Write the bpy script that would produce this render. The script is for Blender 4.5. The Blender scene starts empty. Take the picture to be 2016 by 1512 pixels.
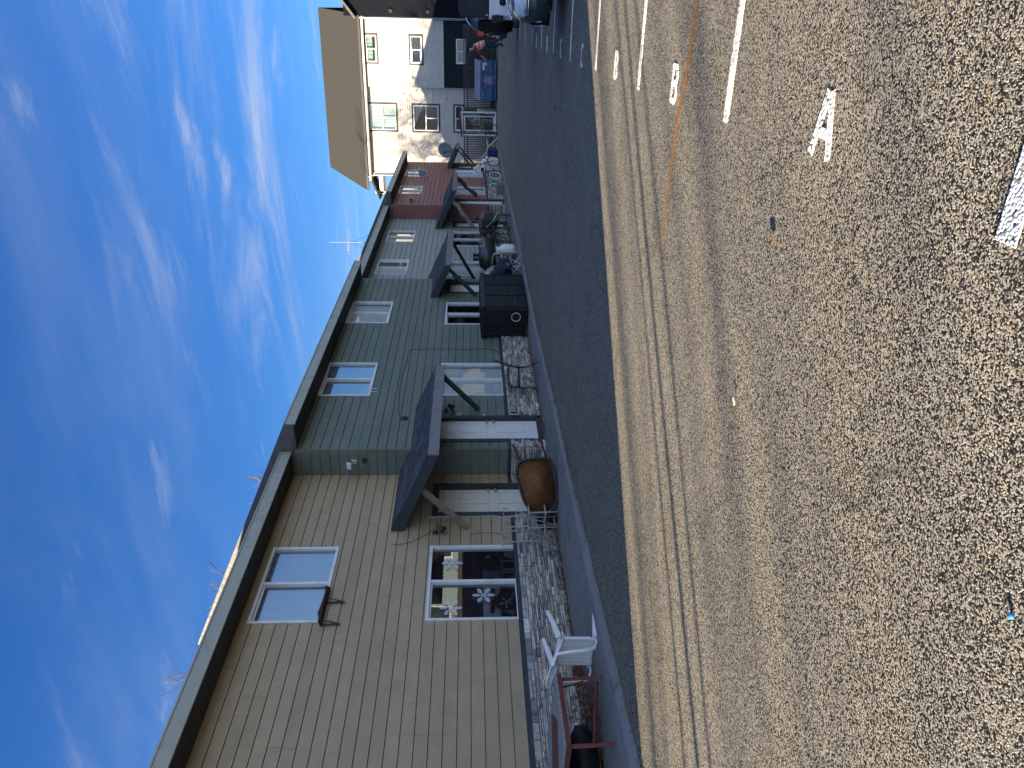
import bpy, bmesh, math, random
from mathutils import Vector, Matrix
random.seed(7)
RAD = math.radians
sc = bpy.context.scene

# ------------------------------------------------------------------ camera (a phone photo stored on its side: rolled 90 degrees)
YAW, PITCH, CAMH, FPX = RAD(26.6), math.atan(83 / 1520.0), 1.6, 1520.0
ca, sa, cp, sp = math.cos(YAW), math.sin(YAW), math.cos(PITCH), math.sin(PITCH)
FW = Vector((-sa * cp, ca * cp, -sp)); RT = Vector((ca, sa, 0)); UP = Vector((-sa * sp, ca * sp, cp))
cd = bpy.data.cameras.new('camera'); cam = bpy.data.objects.new('camera', cd); sc.collection.objects.link(cam)
cam.matrix_world = Matrix(((-UP.x, RT.x, -FW.x, 0), (-UP.y, RT.y, -FW.y, 0), (-UP.z, RT.z, -FW.z, CAMH), (0, 0, 0, 1)))
cd.sensor_width = 36.0; cd.lens = FPX / 2016 * 36; cd.clip_start = 0.05; cd.clip_end = 2000
sc.camera = cam
sc.render.resolution_x, sc.render.resolution_y = 1024, 768

# ------------------------------------------------------------------ sky and sun
EL = RAD(12.1); SUNX, SUNY = 0.679, 0.734            # horizontal direction the light travels in
w = bpy.data.worlds.new('World'); sc.world = w; w.use_nodes = True
nt = w.node_tree; N = nt.nodes; L = nt.links
bg = N['Background']; bg.inputs['Strength'].default_value = 0.05
sky = N.new('ShaderNodeTexSky'); sky.sky_type = 'NISHITA'; sky.sun_disc = False
sky.sun_elevation = EL; sky.sun_rotation = math.atan2(-SUNX, -SUNY)
sky.air_density = 1.0; sky.dust_density = 0.1; sky.ozone_density = 3.0
tc = N.new('ShaderNodeTexCoord'); sep = N.new('ShaderNodeSeparateXYZ'); L.new(tc.outputs['Generated'], sep.inputs[0])
def wmath(op, a, b=None, clamp=False):
    n = N.new('ShaderNodeMath'); n.operation = op; n.use_clamp = clamp
    for i, v in enumerate((a, b)):
        if v is None: continue
        if isinstance(v, (int, float)): n.inputs[i].default_value = v
        else: L.new(v, n.inputs[i])
    return n.outputs[0]
zz = wmath('ADD', wmath('MAXIMUM', sep.outputs['Z'], 0.0), 0.12)
comb = N.new('ShaderNodeCombineXYZ')
L.new(wmath('DIVIDE', sep.outputs['X'], zz), comb.inputs[0]); L.new(wmath('DIVIDE', sep.outputs['Y'], zz), comb.inputs[1])
def wnoise(scale, detail, rough, rot, sx, sy, off, dist=0.0):
    mp = N.new('ShaderNodeMapping'); L.new(comb.outputs[0], mp.inputs[0])
    mp.inputs['Rotation'].default_value = (0, 0, RAD(rot)); mp.inputs['Scale'].default_value = (sx, sy, 1); mp.inputs['Location'].default_value = off
    nz = N.new('ShaderNodeTexNoise'); L.new(mp.outputs[0], nz.inputs['Vector'])
    nz.inputs['Scale'].default_value = scale; nz.inputs['Detail'].default_value = detail; nz.inputs['Roughness'].default_value = rough
    nz.inputs['Distortion'].default_value = dist
    return nz.outputs['Fac']
def wrange(v, a, b, c=0.0, d=1.0):
    n = N.new('ShaderNodeMapRange'); n.interpolation_type = 'SMOOTHSTEP'; L.new(v, n.inputs[0])
    for i, x in enumerate((a, b, c, d)): n.inputs[i + 1].default_value = x
    return n.outputs[0]
wisp = wrange(wnoise(1.25, 10, 0.64, 62, 0.55, 1.9, (3.1, 0.4, 0), 0.6), 0.47, 0.74)
patch = wrange(wnoise(0.75, 3, 0.5, 20, 1, 1, (1.7, 6.2, 0)), 0.36, 0.62)
veil = wrange(wnoise(0.6, 6, 0.6, 55, 0.7, 1.3, (7.7, 1.1, 0), 0.4), 0.45, 0.85)
cl = wmath('ADD', wmath('MULTIPLY', wmath('MULTIPLY', wisp, patch), 0.95), wmath('MULTIPLY', veil, 0.34), True)
puff = wmath('MULTIPLY', wrange(wnoise(3.4, 9, 0.62, 75, 0.6, 1.5, (5.3, 2.2, 0), 0.3), 0.56, 0.74), wrange(wnoise(1.1, 2, 0.5, 0, 1, 1, (2.9, 8.8, 0)), 0.44, 0.62))
cl = wmath('MULTIPLY', wmath('ADD', cl, wmath('MULTIPLY', puff, 0.6), True), 0.66)
# bright fill added to the unseen sky behind the camera, lifts the shaded facades
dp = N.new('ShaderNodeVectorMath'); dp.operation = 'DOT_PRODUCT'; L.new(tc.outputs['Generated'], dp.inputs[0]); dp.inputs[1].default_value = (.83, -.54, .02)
sky_fill = wmath('MULTIPLY', wmath('MULTIPLY', wrange(dp.outputs['Value'], -.05, .5), wrange(sep.outputs['Z'], .22, .62, 1.0, .22)), wmath('ADD', wmath('MULTIPLY', wisp, .25), .75))
mx = N.new('ShaderNodeMix'); mx.data_type = 'RGBA'
hs = N.new('ShaderNodeHueSaturation'); hs.inputs['Saturation'].default_value = 1.2; L.new(sky.outputs[0], hs.inputs['Color'])
tn = N.new('ShaderNodeMix'); tn.data_type = 'RGBA'; tn.blend_type = 'MULTIPLY'; tn.inputs[0].default_value = 1; L.new(hs.outputs[0], tn.inputs[6]); tn.inputs[7].default_value = (.52, .66, .97, 1)
L.new(cl, mx.inputs[0]); L.new(tn.outputs[2], mx.inputs[6]); mx.inputs[7].default_value = (3.3, 3.45, 3.8, 1)
mx2 = N.new('ShaderNodeMix'); mx2.data_type = 'RGBA'; L.new(sky_fill, mx2.inputs[0]); L.new(mx.outputs[2], mx2.inputs[6]); mx2.inputs[7].default_value = (6.2, 7.8, 10.4, 1)
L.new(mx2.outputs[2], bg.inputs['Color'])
sd = bpy.data.lights.new('sun', 'SUN'); sd.energy = 5.0; sd.angle = RAD(0.53); sd.color = (1.0, 0.83, 0.59)
so = bpy.data.objects.new('sun', sd); sc.collection.objects.link(so)
so.rotation_euler = Vector((SUNX * math.cos(EL), SUNY * math.cos(EL), -math.sin(EL))).to_track_quat('-Z', 'Y').to_euler()
so.location = (-30, -30, 30)
sc.view_settings.view_transform = 'Standard'; sc.view_settings.look = 'None'; sc.view_settings.gamma = 1
sc.view_settings.exposure = 2.18
sc.render.engine = 'CYCLES'

# ------------------------------------------------------------------ helpers
C = sc.collection
def tag(o, label=None, cat=None, group=None, kind=None):
    if label: o['label'] = label
    if cat: o['category'] = cat
    if group: o['group'] = group
    if kind: o['kind'] = kind
    return o
def thing(name, label, cat, loc=(0, 0, 0), group=None, rz=0.0):
    o = bpy.data.objects.new(name, None); C.objects.link(o); o.location = loc; o.rotation_euler = (0, 0, rz)
    o.empty_display_size = 0.2
    return tag(o, label, cat, group)
def copy_tree(o, parent=None):
    c = o.copy(); C.objects.link(c); c.parent = parent
    for ch in list(o.children): copy_tree(ch, c)
    return c

class MB:
    """collects faces, builds one mesh object; .m transforms what is added next"""
    def __init__(s): s.v = []; s.f = []; s.c = []; s.mi = []; s.sm = []; s.m = Matrix(); s.col = (1, 1, 1); s.mat = 0; s.smooth = False
    def add(s, vs, fs):
        o = len(s.v)
        s.v += [tuple(s.m @ Vector(p)) for p in vs]
        for f in fs:
            s.f.append([i + o for i in f]); s.c.append(s.col); s.mi.append(s.mat); s.sm.append(s.smooth)
        return s
    def box(s, x0, x1, y0, y1, z0, z1):
        return s.add([(x0, y0, z0), (x1, y0, z0), (x1, y1, z0), (x0, y1, z0), (x0, y0, z1), (x1, y0, z1), (x1, y1, z1), (x0, y1, z1)],
                     [(3, 2, 1, 0), (4, 5, 6, 7), (0, 1, 5, 4), (1, 2, 6, 5), (2, 3, 7, 6), (3, 0, 4, 7)])
    def cbox(s, x, y, z, dx, dy, dz): return s.box(x - dx / 2, x + dx / 2, y - dy / 2, y + dy / 2, z - dz / 2, z + dz / 2)
    def rbox(s, x0, x1, y0, y1, z0, z1, r=0.02):
        """box with chamfered edges all round"""
        r = min(r, (x1 - x0) / 2.01, (y1 - y0) / 2.01, (z1 - z0) / 2.01)
        def ring(z, i): return [(x0 + i + r, y0 + i, z), (x1 - i - r, y0 + i, z), (x1 - i, y0 + i + r, z), (x1 - i, y1 - i - r, z), (x1 - i - r, y1 - i, z), (x0 + i + r, y1 - i, z), (x0 + i, y1 - i - r, z), (x0 + i, y0 + i + r, z)]
        q = r * 0.5
        return s.loft([ring(z0, q), ring(z0 + r, 0), ring(z1 - r, 0), ring(z1, q)])
    def quad(s, a, b, c, d): return s.add([a, b, c, d], [(0, 1, 2, 3)])
    def poly(s, pts): return s.add(pts, [tuple(range(len(pts)))])
    def prism(s, pts, vec):
        n = len(pts); v = Vector(vec); top = [tuple(Vector(p) + v) for p in pts]
        return s.add(list(pts) + top, [tuple(range(n))[::-1], tuple(range(n, 2 * n))] + [(i, (i + 1) % n, (i + 1) % n + n, i + n) for i in range(n)])
    def loft(s, rings, cap=True, closed=True):
        n = len(rings[0]); vs = [p for r in rings for p in r]; fs = []
        for k in range(len(rings) - 1):
            for i in range(n if closed else n - 1):
                j = (i + 1) % n; fs.append((k * n + i, k * n + j, (k + 1) * n + j, (k + 1) * n + i))
        if cap: fs.append(tuple(range(n))[::-1]); fs.append(tuple(range((len(rings) - 1) * n, len(rings) * n)))
        return s.add(vs, fs)
    def tube(s, path, r, n=8, sy=1.0, cap=True):
        path = [Vector(p) for p in path]; rings = []; prev = None
        for i, p in enumerate(path):
            a = path[max(i - 1, 0)]; b = path[min(i + 1, len(path) - 1)]; t = (b - a).normalized()
            if prev is None:
                ref = Vector((0, 0, 1)) if abs(t.z) < 0.9 else Vector((0, 1, 0)); u = t.cross(ref).normalized()
            else: u = (prev - t * prev.dot(t)).normalized()
            prev = u; v = t.cross(u); rr = r[i] if isinstance(r, (list, tuple)) else r
            rings.append([tuple(p + u * math.cos(2 * math.pi * k / n) * rr + v * math.sin(2 * math.pi * k / n) * rr * sy) for k in range(n)])
        sm, s.smooth = s.smooth, n > 4; s.loft(rings, cap); s.smooth = sm
        return s
    def cyl(s, a, b, r, n=16): return s.tube([a, b], r, n)
    def lathe(s, prof, n=20, axis=None):
        sm, s.smooth = s.smooth, True
        s.loft([[(r * math.cos(2 * math.pi * k / n), r * math.sin(2 * math.pi * k / n), z) for k in range(n)] for r, z in prof]); s.smooth = sm
        return s
    def torus(s, c, r, r2, n=24, m=8, axis='y', sq=1.0):
        pts = []
        for k in range(n + 1):
            a = 2 * math.pi * k / n; x, y = r * math.cos(a), r * math.sin(a) * sq
            pts.append({'y': (c[0] + x, c[1], c[2] + y), 'x': (c[0], c[1] + x, c[2] + y), 'z': (c[0] + x, c[1] + y, c[2])}[axis])
        return s.tube(pts, r2, m, cap=False)
    def sphere(s, c, r, n=14, m=8, sx=1, sy=1, sz=1):
        prof = [[(c[0] + sx * r * math.sin(math.pi * (j + .02) / (m + .04)) * math.cos(2 * math.pi * k / n), c[1] + sy * r * math.sin(math.pi * (j + .02) / (m + .04)) * math.sin(2 * math.pi * k / n), c[2] - sz * r * math.cos(math.pi * (j + .02) / (m + .04))) for k in range(n)] for j in range(m + 1)]
        sm, s.smooth = s.smooth, True; s.loft(prof); s.smooth = sm
        return s
    def build(s, name, mats, parent=None, recalc=True, bevel=0):
        me = bpy.data.meshes.new(name); me.from_pydata(s.v, [], s.f)
        for m in (mats if isinstance(mats, (list, tuple)) else [mats]): me.materials.append(m)
        me.polygons.foreach_set('material_index', s.mi); me.polygons.foreach_set('use_smooth', s.sm)
        if True:
            at = me.color_attributes.new('Col', 'FLOAT_COLOR', 'CORNER'); buf = []
            for f, c in zip(s.f, s.c): buf += [c[0], c[1], c[2], 1.0] * len(f)
            at.data.foreach_set('color', buf)
        me.update()
        if recalc:
            bm = bmesh.new(); bm.from_mesh(me); bmesh.ops.recalc_face_normals(bm, faces=bm.faces); bm.to_mesh(me); bm.free()
        o = bpy.data.objects.new(name, me); C.objects.link(o)
        if parent: o.parent = parent
        if bevel:
            b = o.modifiers.new('bevel', 'BEVEL'); b.width = bevel; b.segments = 2; b.limit_method = 'ANGLE'
        return o

# ------------------------------------------------------------------ materials
class NT:
    def __init__(s, name):
        s.mat = bpy.data.materials.new(name); s.mat.use_nodes = True; s.t = s.mat.node_tree; s.b = s.t.nodes['Principled BSDF']
        s.tc = s.t.nodes.new('ShaderNodeTexCoord')
    def n(s, ty, **k):
        x = s.t.nodes.new('ShaderNode' + ty)
        for a, b in k.items(): setattr(x, a, b)
        return x
    def l(s, a, b): s.t.links.new(a, b)
    def put(s, v, inp):
        if hasattr(v, 'is_linked') or isinstance(v, bpy.types.NodeSocket): s.l(v, inp)
        else: inp.default_value = v
    def map(s, scale=(1, 1, 1), rot=(0, 0, 0), loc=(0, 0, 0)):
        m = s.n('Mapping'); s.l(s.tc.outputs['Object'], m.inputs[0]); m.inputs['Scale'].default_value = scale; m.inputs['Rotation'].default_value = rot; m.inputs['Location'].default_value = loc
        return m.outputs[0]
    def noise(s, scale, detail=4, rough=.55, vec=None, dist=0):
        x = s.n('TexNoise'); s.l(vec or s.tc.outputs['Object'], x.inputs['Vector'])
        x.inputs['Scale'].default_value = scale; x.inputs['Detail'].default_value = detail; x.inputs['Roughness'].default_value = rough; x.inputs['Distortion'].default_value = dist
        return x.outputs['Fac']
    def rng(s, v, a, b, c=0., d=1.):
        x = s.n('MapRange'); s.l(v, x.inputs[0])
        for i, q in enumerate((a, b, c, d)): x.inputs[i + 1].default_value = q
        return x.outputs[0]
    def math(s, op, a, b=0., clamp=False):
        x = s.n('Math', operation=op, use_clamp=clamp); s.put(a, x.inputs[0]); s.put(b, x.inputs[1]); return x.outputs[0]
    def mix(s, f, a, b, blend='MIX'):
        x = s.n('Mix', data_type='RGBA', blend_type=blend); s.put(f, x.inputs[0])
        for v, i in ((a, 6), (b, 7)):
            if isinstance(v, tuple): x.inputs[i].default_value = (*v[:3], 1)
            else: s.l(v, x.inputs[i])
        return x.outputs[2]
    def mul(s, c, v):
        x = s.n('VectorMath', operation='SCALE')
        if isinstance(c, tuple): x.inputs[0].default_value = c[:3]
        else: s.l(c, x.inputs[0])
        s.put(v, x.inputs['Scale']); return x.outputs[0]
    def bump(s, h, dist=.01, strength=1., normal=None):
        x = s.n('Bump'); s.l(h, x.inputs['Height']); x.inputs['Distance'].default_value = dist; x.inputs['Strength'].default_value = strength
        if normal: s.l(normal, x.inputs['Normal'])
        s.l(x.outputs[0], s.b.inputs['Normal']); return x.outputs[0]
    def fin(s, color, rough=.7, spec=.3, metal=0.):
        if isinstance(color, tuple): s.b.inputs['Base Color'].default_value = (*color[:3], 1)
        else: s.l(color, s.b.inputs['Base Color'])
        s.put(rough, s.b.inputs['Roughness']); s.b.inputs['Specular IOR Level'].default_value = spec; s.put(metal, s.b.inputs['Metallic'])
        return s.mat

def plain(name, col, rough=.6, var=.18, scale=6, spec=.3, metal=0., bump=0, bscale=60, attr=False, stretch=(1, 1, 1), dirt=None):
    t = NT(name); vec = t.map(stretch)
    c = t.mul(col, t.rng(t.noise(scale, 5, .6, vec), .25, .75, 1 - var, 1 + var))
    if attr:
        a = t.n('Attribute', attribute_name='Col'); c = t.mix(1.0, c, a.outputs['Color'], 'MULTIPLY')
    if dirt: c = t.mix(t.rng(t.noise(scale * .6, 7, .7, vec), .52, .72, 0, dirt[1]), c, dirt[0])
    if bump: t.bump(t.noise(bscale, 4, .6, vec), bump, .7)
    r = t.rng(t.noise(scale * 2.3, 3, .5, vec), .3, .7, max(rough - .08, .03), min(rough + .08, 1))
    return t.fin(c, r, spec, metal)

def siding_mat(name, col, stain=None, spec=.3):
    t = NT(name)
    a = t.n('Attribute', attribute_name='Col')
    c = t.mix(1.0, t.mul(col, t.rng(t.noise(2.2, 6, .65, t.map((1, 1, 2))), .25, .75, .86, 1.12)), a.outputs['Color'], 'MULTIPLY')
    streak = t.rng(t.noise(7, 4, .6, t.map((1, 1, .12))), .5, .78, 0, .22)
    c = t.mix(streak, c, tuple(x * .62 for x in col))
    scuff = t.rng(t.noise(26, 3, .5, t.map((1, 1, 1.6))), .70, .76, 0, .35)
    c = t.mix(scuff, c, tuple(x * .5 for x in col))
    if stain:
        m = t.math('MULTIPLY', t.rng(t.noise(1.1, 7, .7, t.map((1, 1, 1.4), loc=(2, 3, 1))), .50, .66), t.rng(t.noise(9, 5, .7, t.map((1, 1, .4))), .35, .6))
        c = t.mix(t.math('MULTIPLY', m, .38), c, stain)
    t.bump(t.noise(35, 5, .6, t.map((1, .25, 2.5))), .004, .35)
    return t.fin(c, .62, spec)

M = {}
M['tan'] = siding_mat('tan_paint', (.335, .264, .173)); M['green'] = siding_mat('dark_green_paint', (.118, .145, .118), (.24, .23, .18))
M['gray'] = siding_mat('sage_gray_paint', (.27, .285, .265)); M['red'] = siding_mat('barn_red_paint', (.245, .112, .10))
M['whites'] = siding_mat('white_paint', (.46, .435, .39))
M['fascia'] = plain('fascia_paint', (.30, .31, .27), .55, .10, 3, dirt=((.12, .12, .10), .5))
M['fascia2'] = plain('dark_fascia_paint', (.075, .073, .072), .6, .25, 5, dirt=((.18, .15, .09), .6))
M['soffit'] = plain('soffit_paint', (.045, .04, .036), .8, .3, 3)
M['shingle'] = plain('shingle', (.055, .062, .075), .95, .3, 30, attr=True, bump=.006, bscale=160, spec=.2)
M['roofbrown'] = plain('brown_roof_shingle', (.043, .042, .0375), .95, .2, 22, bump=.01, bscale=60, spec=.1)
M['navy'] = plain('navy_trim_paint', (.032, .04, .052), .5, .2, 6, dirt=((.08, .08, .08), .3))
M['awnfront'] = plain('awning_fascia_paint', (.17, .16, .17), .55, .15, 5)
M['frame'] = plain('window_frame_white', (.62, .64, .66), .4, .1, 6, spec=.5, dirt=((.3, .3, .28), .4))
M['palemetal'] = plain('pale_worn_metal', (.30, .29, .27), .5, .2, 9, dirt=((.12, .08, .05), .5))
M['alu'] = plain('aluminium', (.55, .56, .57), .35, .1, 8, spec=.5, metal=.6)
M['doorw'] = plain('white_door_paint', (.66, .66, .66), .45, .07, 4, spec=.4, dirt=((.4, .38, .34), .25))
M['doorc'] = plain('cream_door_paint', (.60, .57, .50), .45, .07, 4, spec=.4, dirt=((.36, .32, .26), .3))
M['brass'] = plain('brass', (.45, .33, .16), .3, .1, 10, metal=1)
M['black'] = plain('black_plastic', (.006, .007, .010), .5, .3, 8, spec=.3, dirt=((.02, .02, .022), .4))
M['blackmetal'] = plain('black_metal', (.015, .016, .018), .4, .3, 12, spec=.5)
M['darkmetal'] = plain('dark_metal', (.06, .06, .065), .45, .3, 12, spec=.5, metal=.5)
M['whiteplastic'] = plain('white_plastic', (.70, .71, .73), .4, .06, 4, spec=.45, dirt=((.45, .42, .36), .35))
M['beigeplastic'] = plain('beige_plastic', (.36, .35, .31), .45, .08, 4, spec=.4)
M['redpaint'] = plain('dark_red_paint', (.13, .035, .035), .6, .25, 8, dirt=((.06, .03, .03), .5))
M['graywood'] = plain('weathered_gray_wood', (.24, .24, .25), .8, .3, 14, bump=.004, bscale=40, stretch=(1, 6, 1))
M['lumber'] = plain('tan_painted_lumber', (.21, .17, .125), .7, .2, 8, dirt=((.10, .08, .06), .5))
M['greenlumber'] = plain('green_painted_lumber', (.032, .05, .042), .7, .25, 8)
M['log'] = plain('bark_log', (.085, .06, .045), .95, .4, 18, bump=.02, bscale=30)
M['paleLog'] = plain('pale_peeled_log', (.26, .24, .23), .9, .4, 14, bump=.02, bscale=30, dirt=((.06, .05, .05), .8))
M['rust'] = None
M['bark'] = plain('tree_bark', (.12, .085, .06), .95, .3, 9, bump=.01, bscale=30)
M['twig'] = plain('pale_twig_bark', (.115, .09, .07), .9, .25, 3)
M['chainlink'] = M['darkmetal']
M['blue'] = plain('blue_dumpster_paint', (.022, .075, .19), .45, .3, 3, spec=.4, dirt=((.12, .13, .14), .45))
M['bluebin'] = plain('blue_bin_plastic', (.02, .05, .15), .5, .15, 5)
M['bluelid'] = plain('dumpster_lid_plastic', (.16, .20, .30), .5, .15, 4)
M['paper'] = plain('label_paper', (.55, .52, .38), .7, .3, 30)
M['pinklabel'] = plain('faded_pink_print', (.45, .25, .24), .7, .3, 30)
M['palelabel'] = plain('faded_pale_print', (.40, .46, .55), .7, .25, 30)
M['tyre'] = plain('tyre_rubber', (.012, .012, .013), .85, .25, 20, spec=.25)
M['carteal'] = plain('dark_teal_car_paint', (.012, .030, .034), .22, .08, 3, spec=.6)
M['carwhite'] = plain('silver_white_car_paint', (.52, .55, .60), .25, .05, 3, spec=.6)
M['carblack'] = plain('black_car_paint', (.012, .014, .018), .22, .1, 3, spec=.6)
M['softtop'] = plain('black_soft_top', (.022, .024, .03), .8, .2, 20)
M['chrome'] = plain('chrome', (.75, .75, .76), .12, .05, 5, metal=1)
M['lens'] = plain('headlight_lens', (.55, .62, .68), .12, .25, 14, spec=.8)
M['redlens'] = plain('red_lens', (.45, .015, .02), .2, .15, 30, spec=.6)
M['carglass'] = plain('car_window_glass', (.03, .04, .05), .05, .1, 3, spec=1.0)
M['skin'] = plain('skin', (.42, .25, .18), .6, .08, 20)
M['denim'] = plain('dark_denim', (.016, .026, .065), .9, .25, 40)
M['redcloth'] = plain('red_cloth', (.22, .02, .03), .9, .2, 30)
M['hivis'] = plain('faded_hi_vis_orange', (.62, .20, .14), .8, .15, 30)
M['reflect'] = plain('reflective_tape', (.62, .58, .54), .4, .1, 30)
M['orange'] = plain('orange_plastic', (.62, .14, .03), .6, .15, 12)
M['darkcloth'] = plain('dark_cloth', (.013, .013, .018), .95, .3, 25)
M['navycloth'] = plain('navy_cloth', (.022, .028, .055), .95, .3, 20, bump=.01, bscale=14)
M['leather'] = M['darkcloth']
M['gravel'] = plain('gravel', (.2, .19, .17), .95, .4, 40, attr=True)
M['soil'] = plain('leafy_soil', (.05, .036, .026), .98, .5, 20, bump=.03, bscale=25)
M['leaf'] = plain('dry_leaf', (.16, .085, .045), .9, .3, 40, attr=True)
M['needle'] = plain('pine_needle', (.44, .26, .11), .8, .3, 40, attr=True)
M['cable'] = plain('black_cable', (.012, .014, .014), .6, .2, 20)
M['palecable'] = plain('pale_cable', (.45, .45, .43), .6, .1, 20)
M['snow'] = plain('white_window_decal', (.72, .76, .86), .6, .05, 20)
M['darkgreenmetal'] = siding_mat('dark_green_metal', (.012, .021, .024), None, .1)
M['charcoal'] = siding_mat('charcoal_metal', (.005, .0065, .010), None, .06)
M['trimdark'] = plain('dark_window_trim', (.05, .045, .05), .6, .15, 6)
M['boothred'] = plain('dark_red_awning', (.11, .03, .04), .7, .2, 8)
M['palegreen'] = plain('pale_green_stucco', (.20, .27, .26), .9, .1, 3, bump=.004)
M['brick'] = plain('brown_wall', (.20, .13, .09), .9, .2, 5)
M['bank'] = plain('bark_mulch', (.085, .075, .06), .98, .45, 14, bump=.06, bscale=16, stretch=(1, .5, 3))
M['polewood'] = plain('pole_wood', (.25, .17, .10), .9, .3, 12, stretch=(3, 3, .3), bump=.01, bscale=20)
M['curtain'] = plain('pale_curtain', (.74, .77, .80), .9, .12, 3, stretch=(1, 9, .3))
M['greenblind'] = plain('pale_green_blind', (.36, .43, .29), .8, .12, 5, stretch=(.4, 1, 6))
M['skyblind'] = plain('blue_gray_blind', (.26, .32, .40), .8, .1, 4, stretch=(1, 5, .5))
M['plum'] = plain('plum_curtain', (.034, .02, .027), .9, .3, 5, stretch=(1, 9, .3))
M['creamcurtain'] = plain('cream_curtain', (.74, .68, .56), .9, .12, 4, stretch=(1, 9, .3))
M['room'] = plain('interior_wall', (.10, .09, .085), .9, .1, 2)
M['tank'] = plain('white_tank_paint', (.66, .69, .74), .35, .07, 6, spec=.45, dirt=((.3, .26, .22), .3))
M['dish'] = plain('gray_dish_paint', (.20, .24, .28), .45, .08, 5)
M['brownmetal'] = plain('brown_scorched_metal', (.075, .05, .042), .6, .4, 9, dirt=((.16, .08, .05), .5))
M['planter'] = plain('dark_stained_wood', (.035, .018, .014), .7, .3, 12)
M['cyan'] = plain('cyan_bike_paint', (.03, .20, .26), .35, .1, 8, spec=.5)
M['capblue'] = plain('blue_bottle_cap', (.06, .30, .62), .4, .05, 10)

def pane_mat(name, lo, hi, tint, rough=.012):
    t = NT(name); t.t.nodes.remove(t.b); out = t.t.nodes['Material Output']
    g = t.n('BsdfGlossy'); g.inputs['Roughness'].default_value = rough; g.inputs['Color'].default_value = (.93, .97, 1, 1)
    tr = t.n('BsdfTransparent'); tr.inputs['Color'].default_value = (*tint, 1)
    bm = t.n('Bump'); t.l(t.noise(1.3, 2, .5), bm.inputs['Height']); bm.inputs['Distance'].default_value = .003; bm.inputs['Strength'].default_value = .12
    t.l(bm.outputs[0], g.inputs['Normal'])
    lw = t.n('LayerWeight'); lw.inputs['Blend'].default_value = .42
    m = t.n('MixShader'); t.l(t.rng(lw.outputs['Fresnel'], 0., 1., lo, hi), m.inputs[0]); t.l(tr.outputs[0], m.inputs[1]); t.l(g.outputs[0], m.inputs[2])
    t.l(m.outputs[0], out.inputs['Surface'])
    return t.mat
M['pane'] = pane_mat('window_glass', .13, .95, (.93, .96, .97))
M['darkpane'] = pane_mat('dim_window_glass', .03, .5, (.8, .85, .85))

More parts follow.
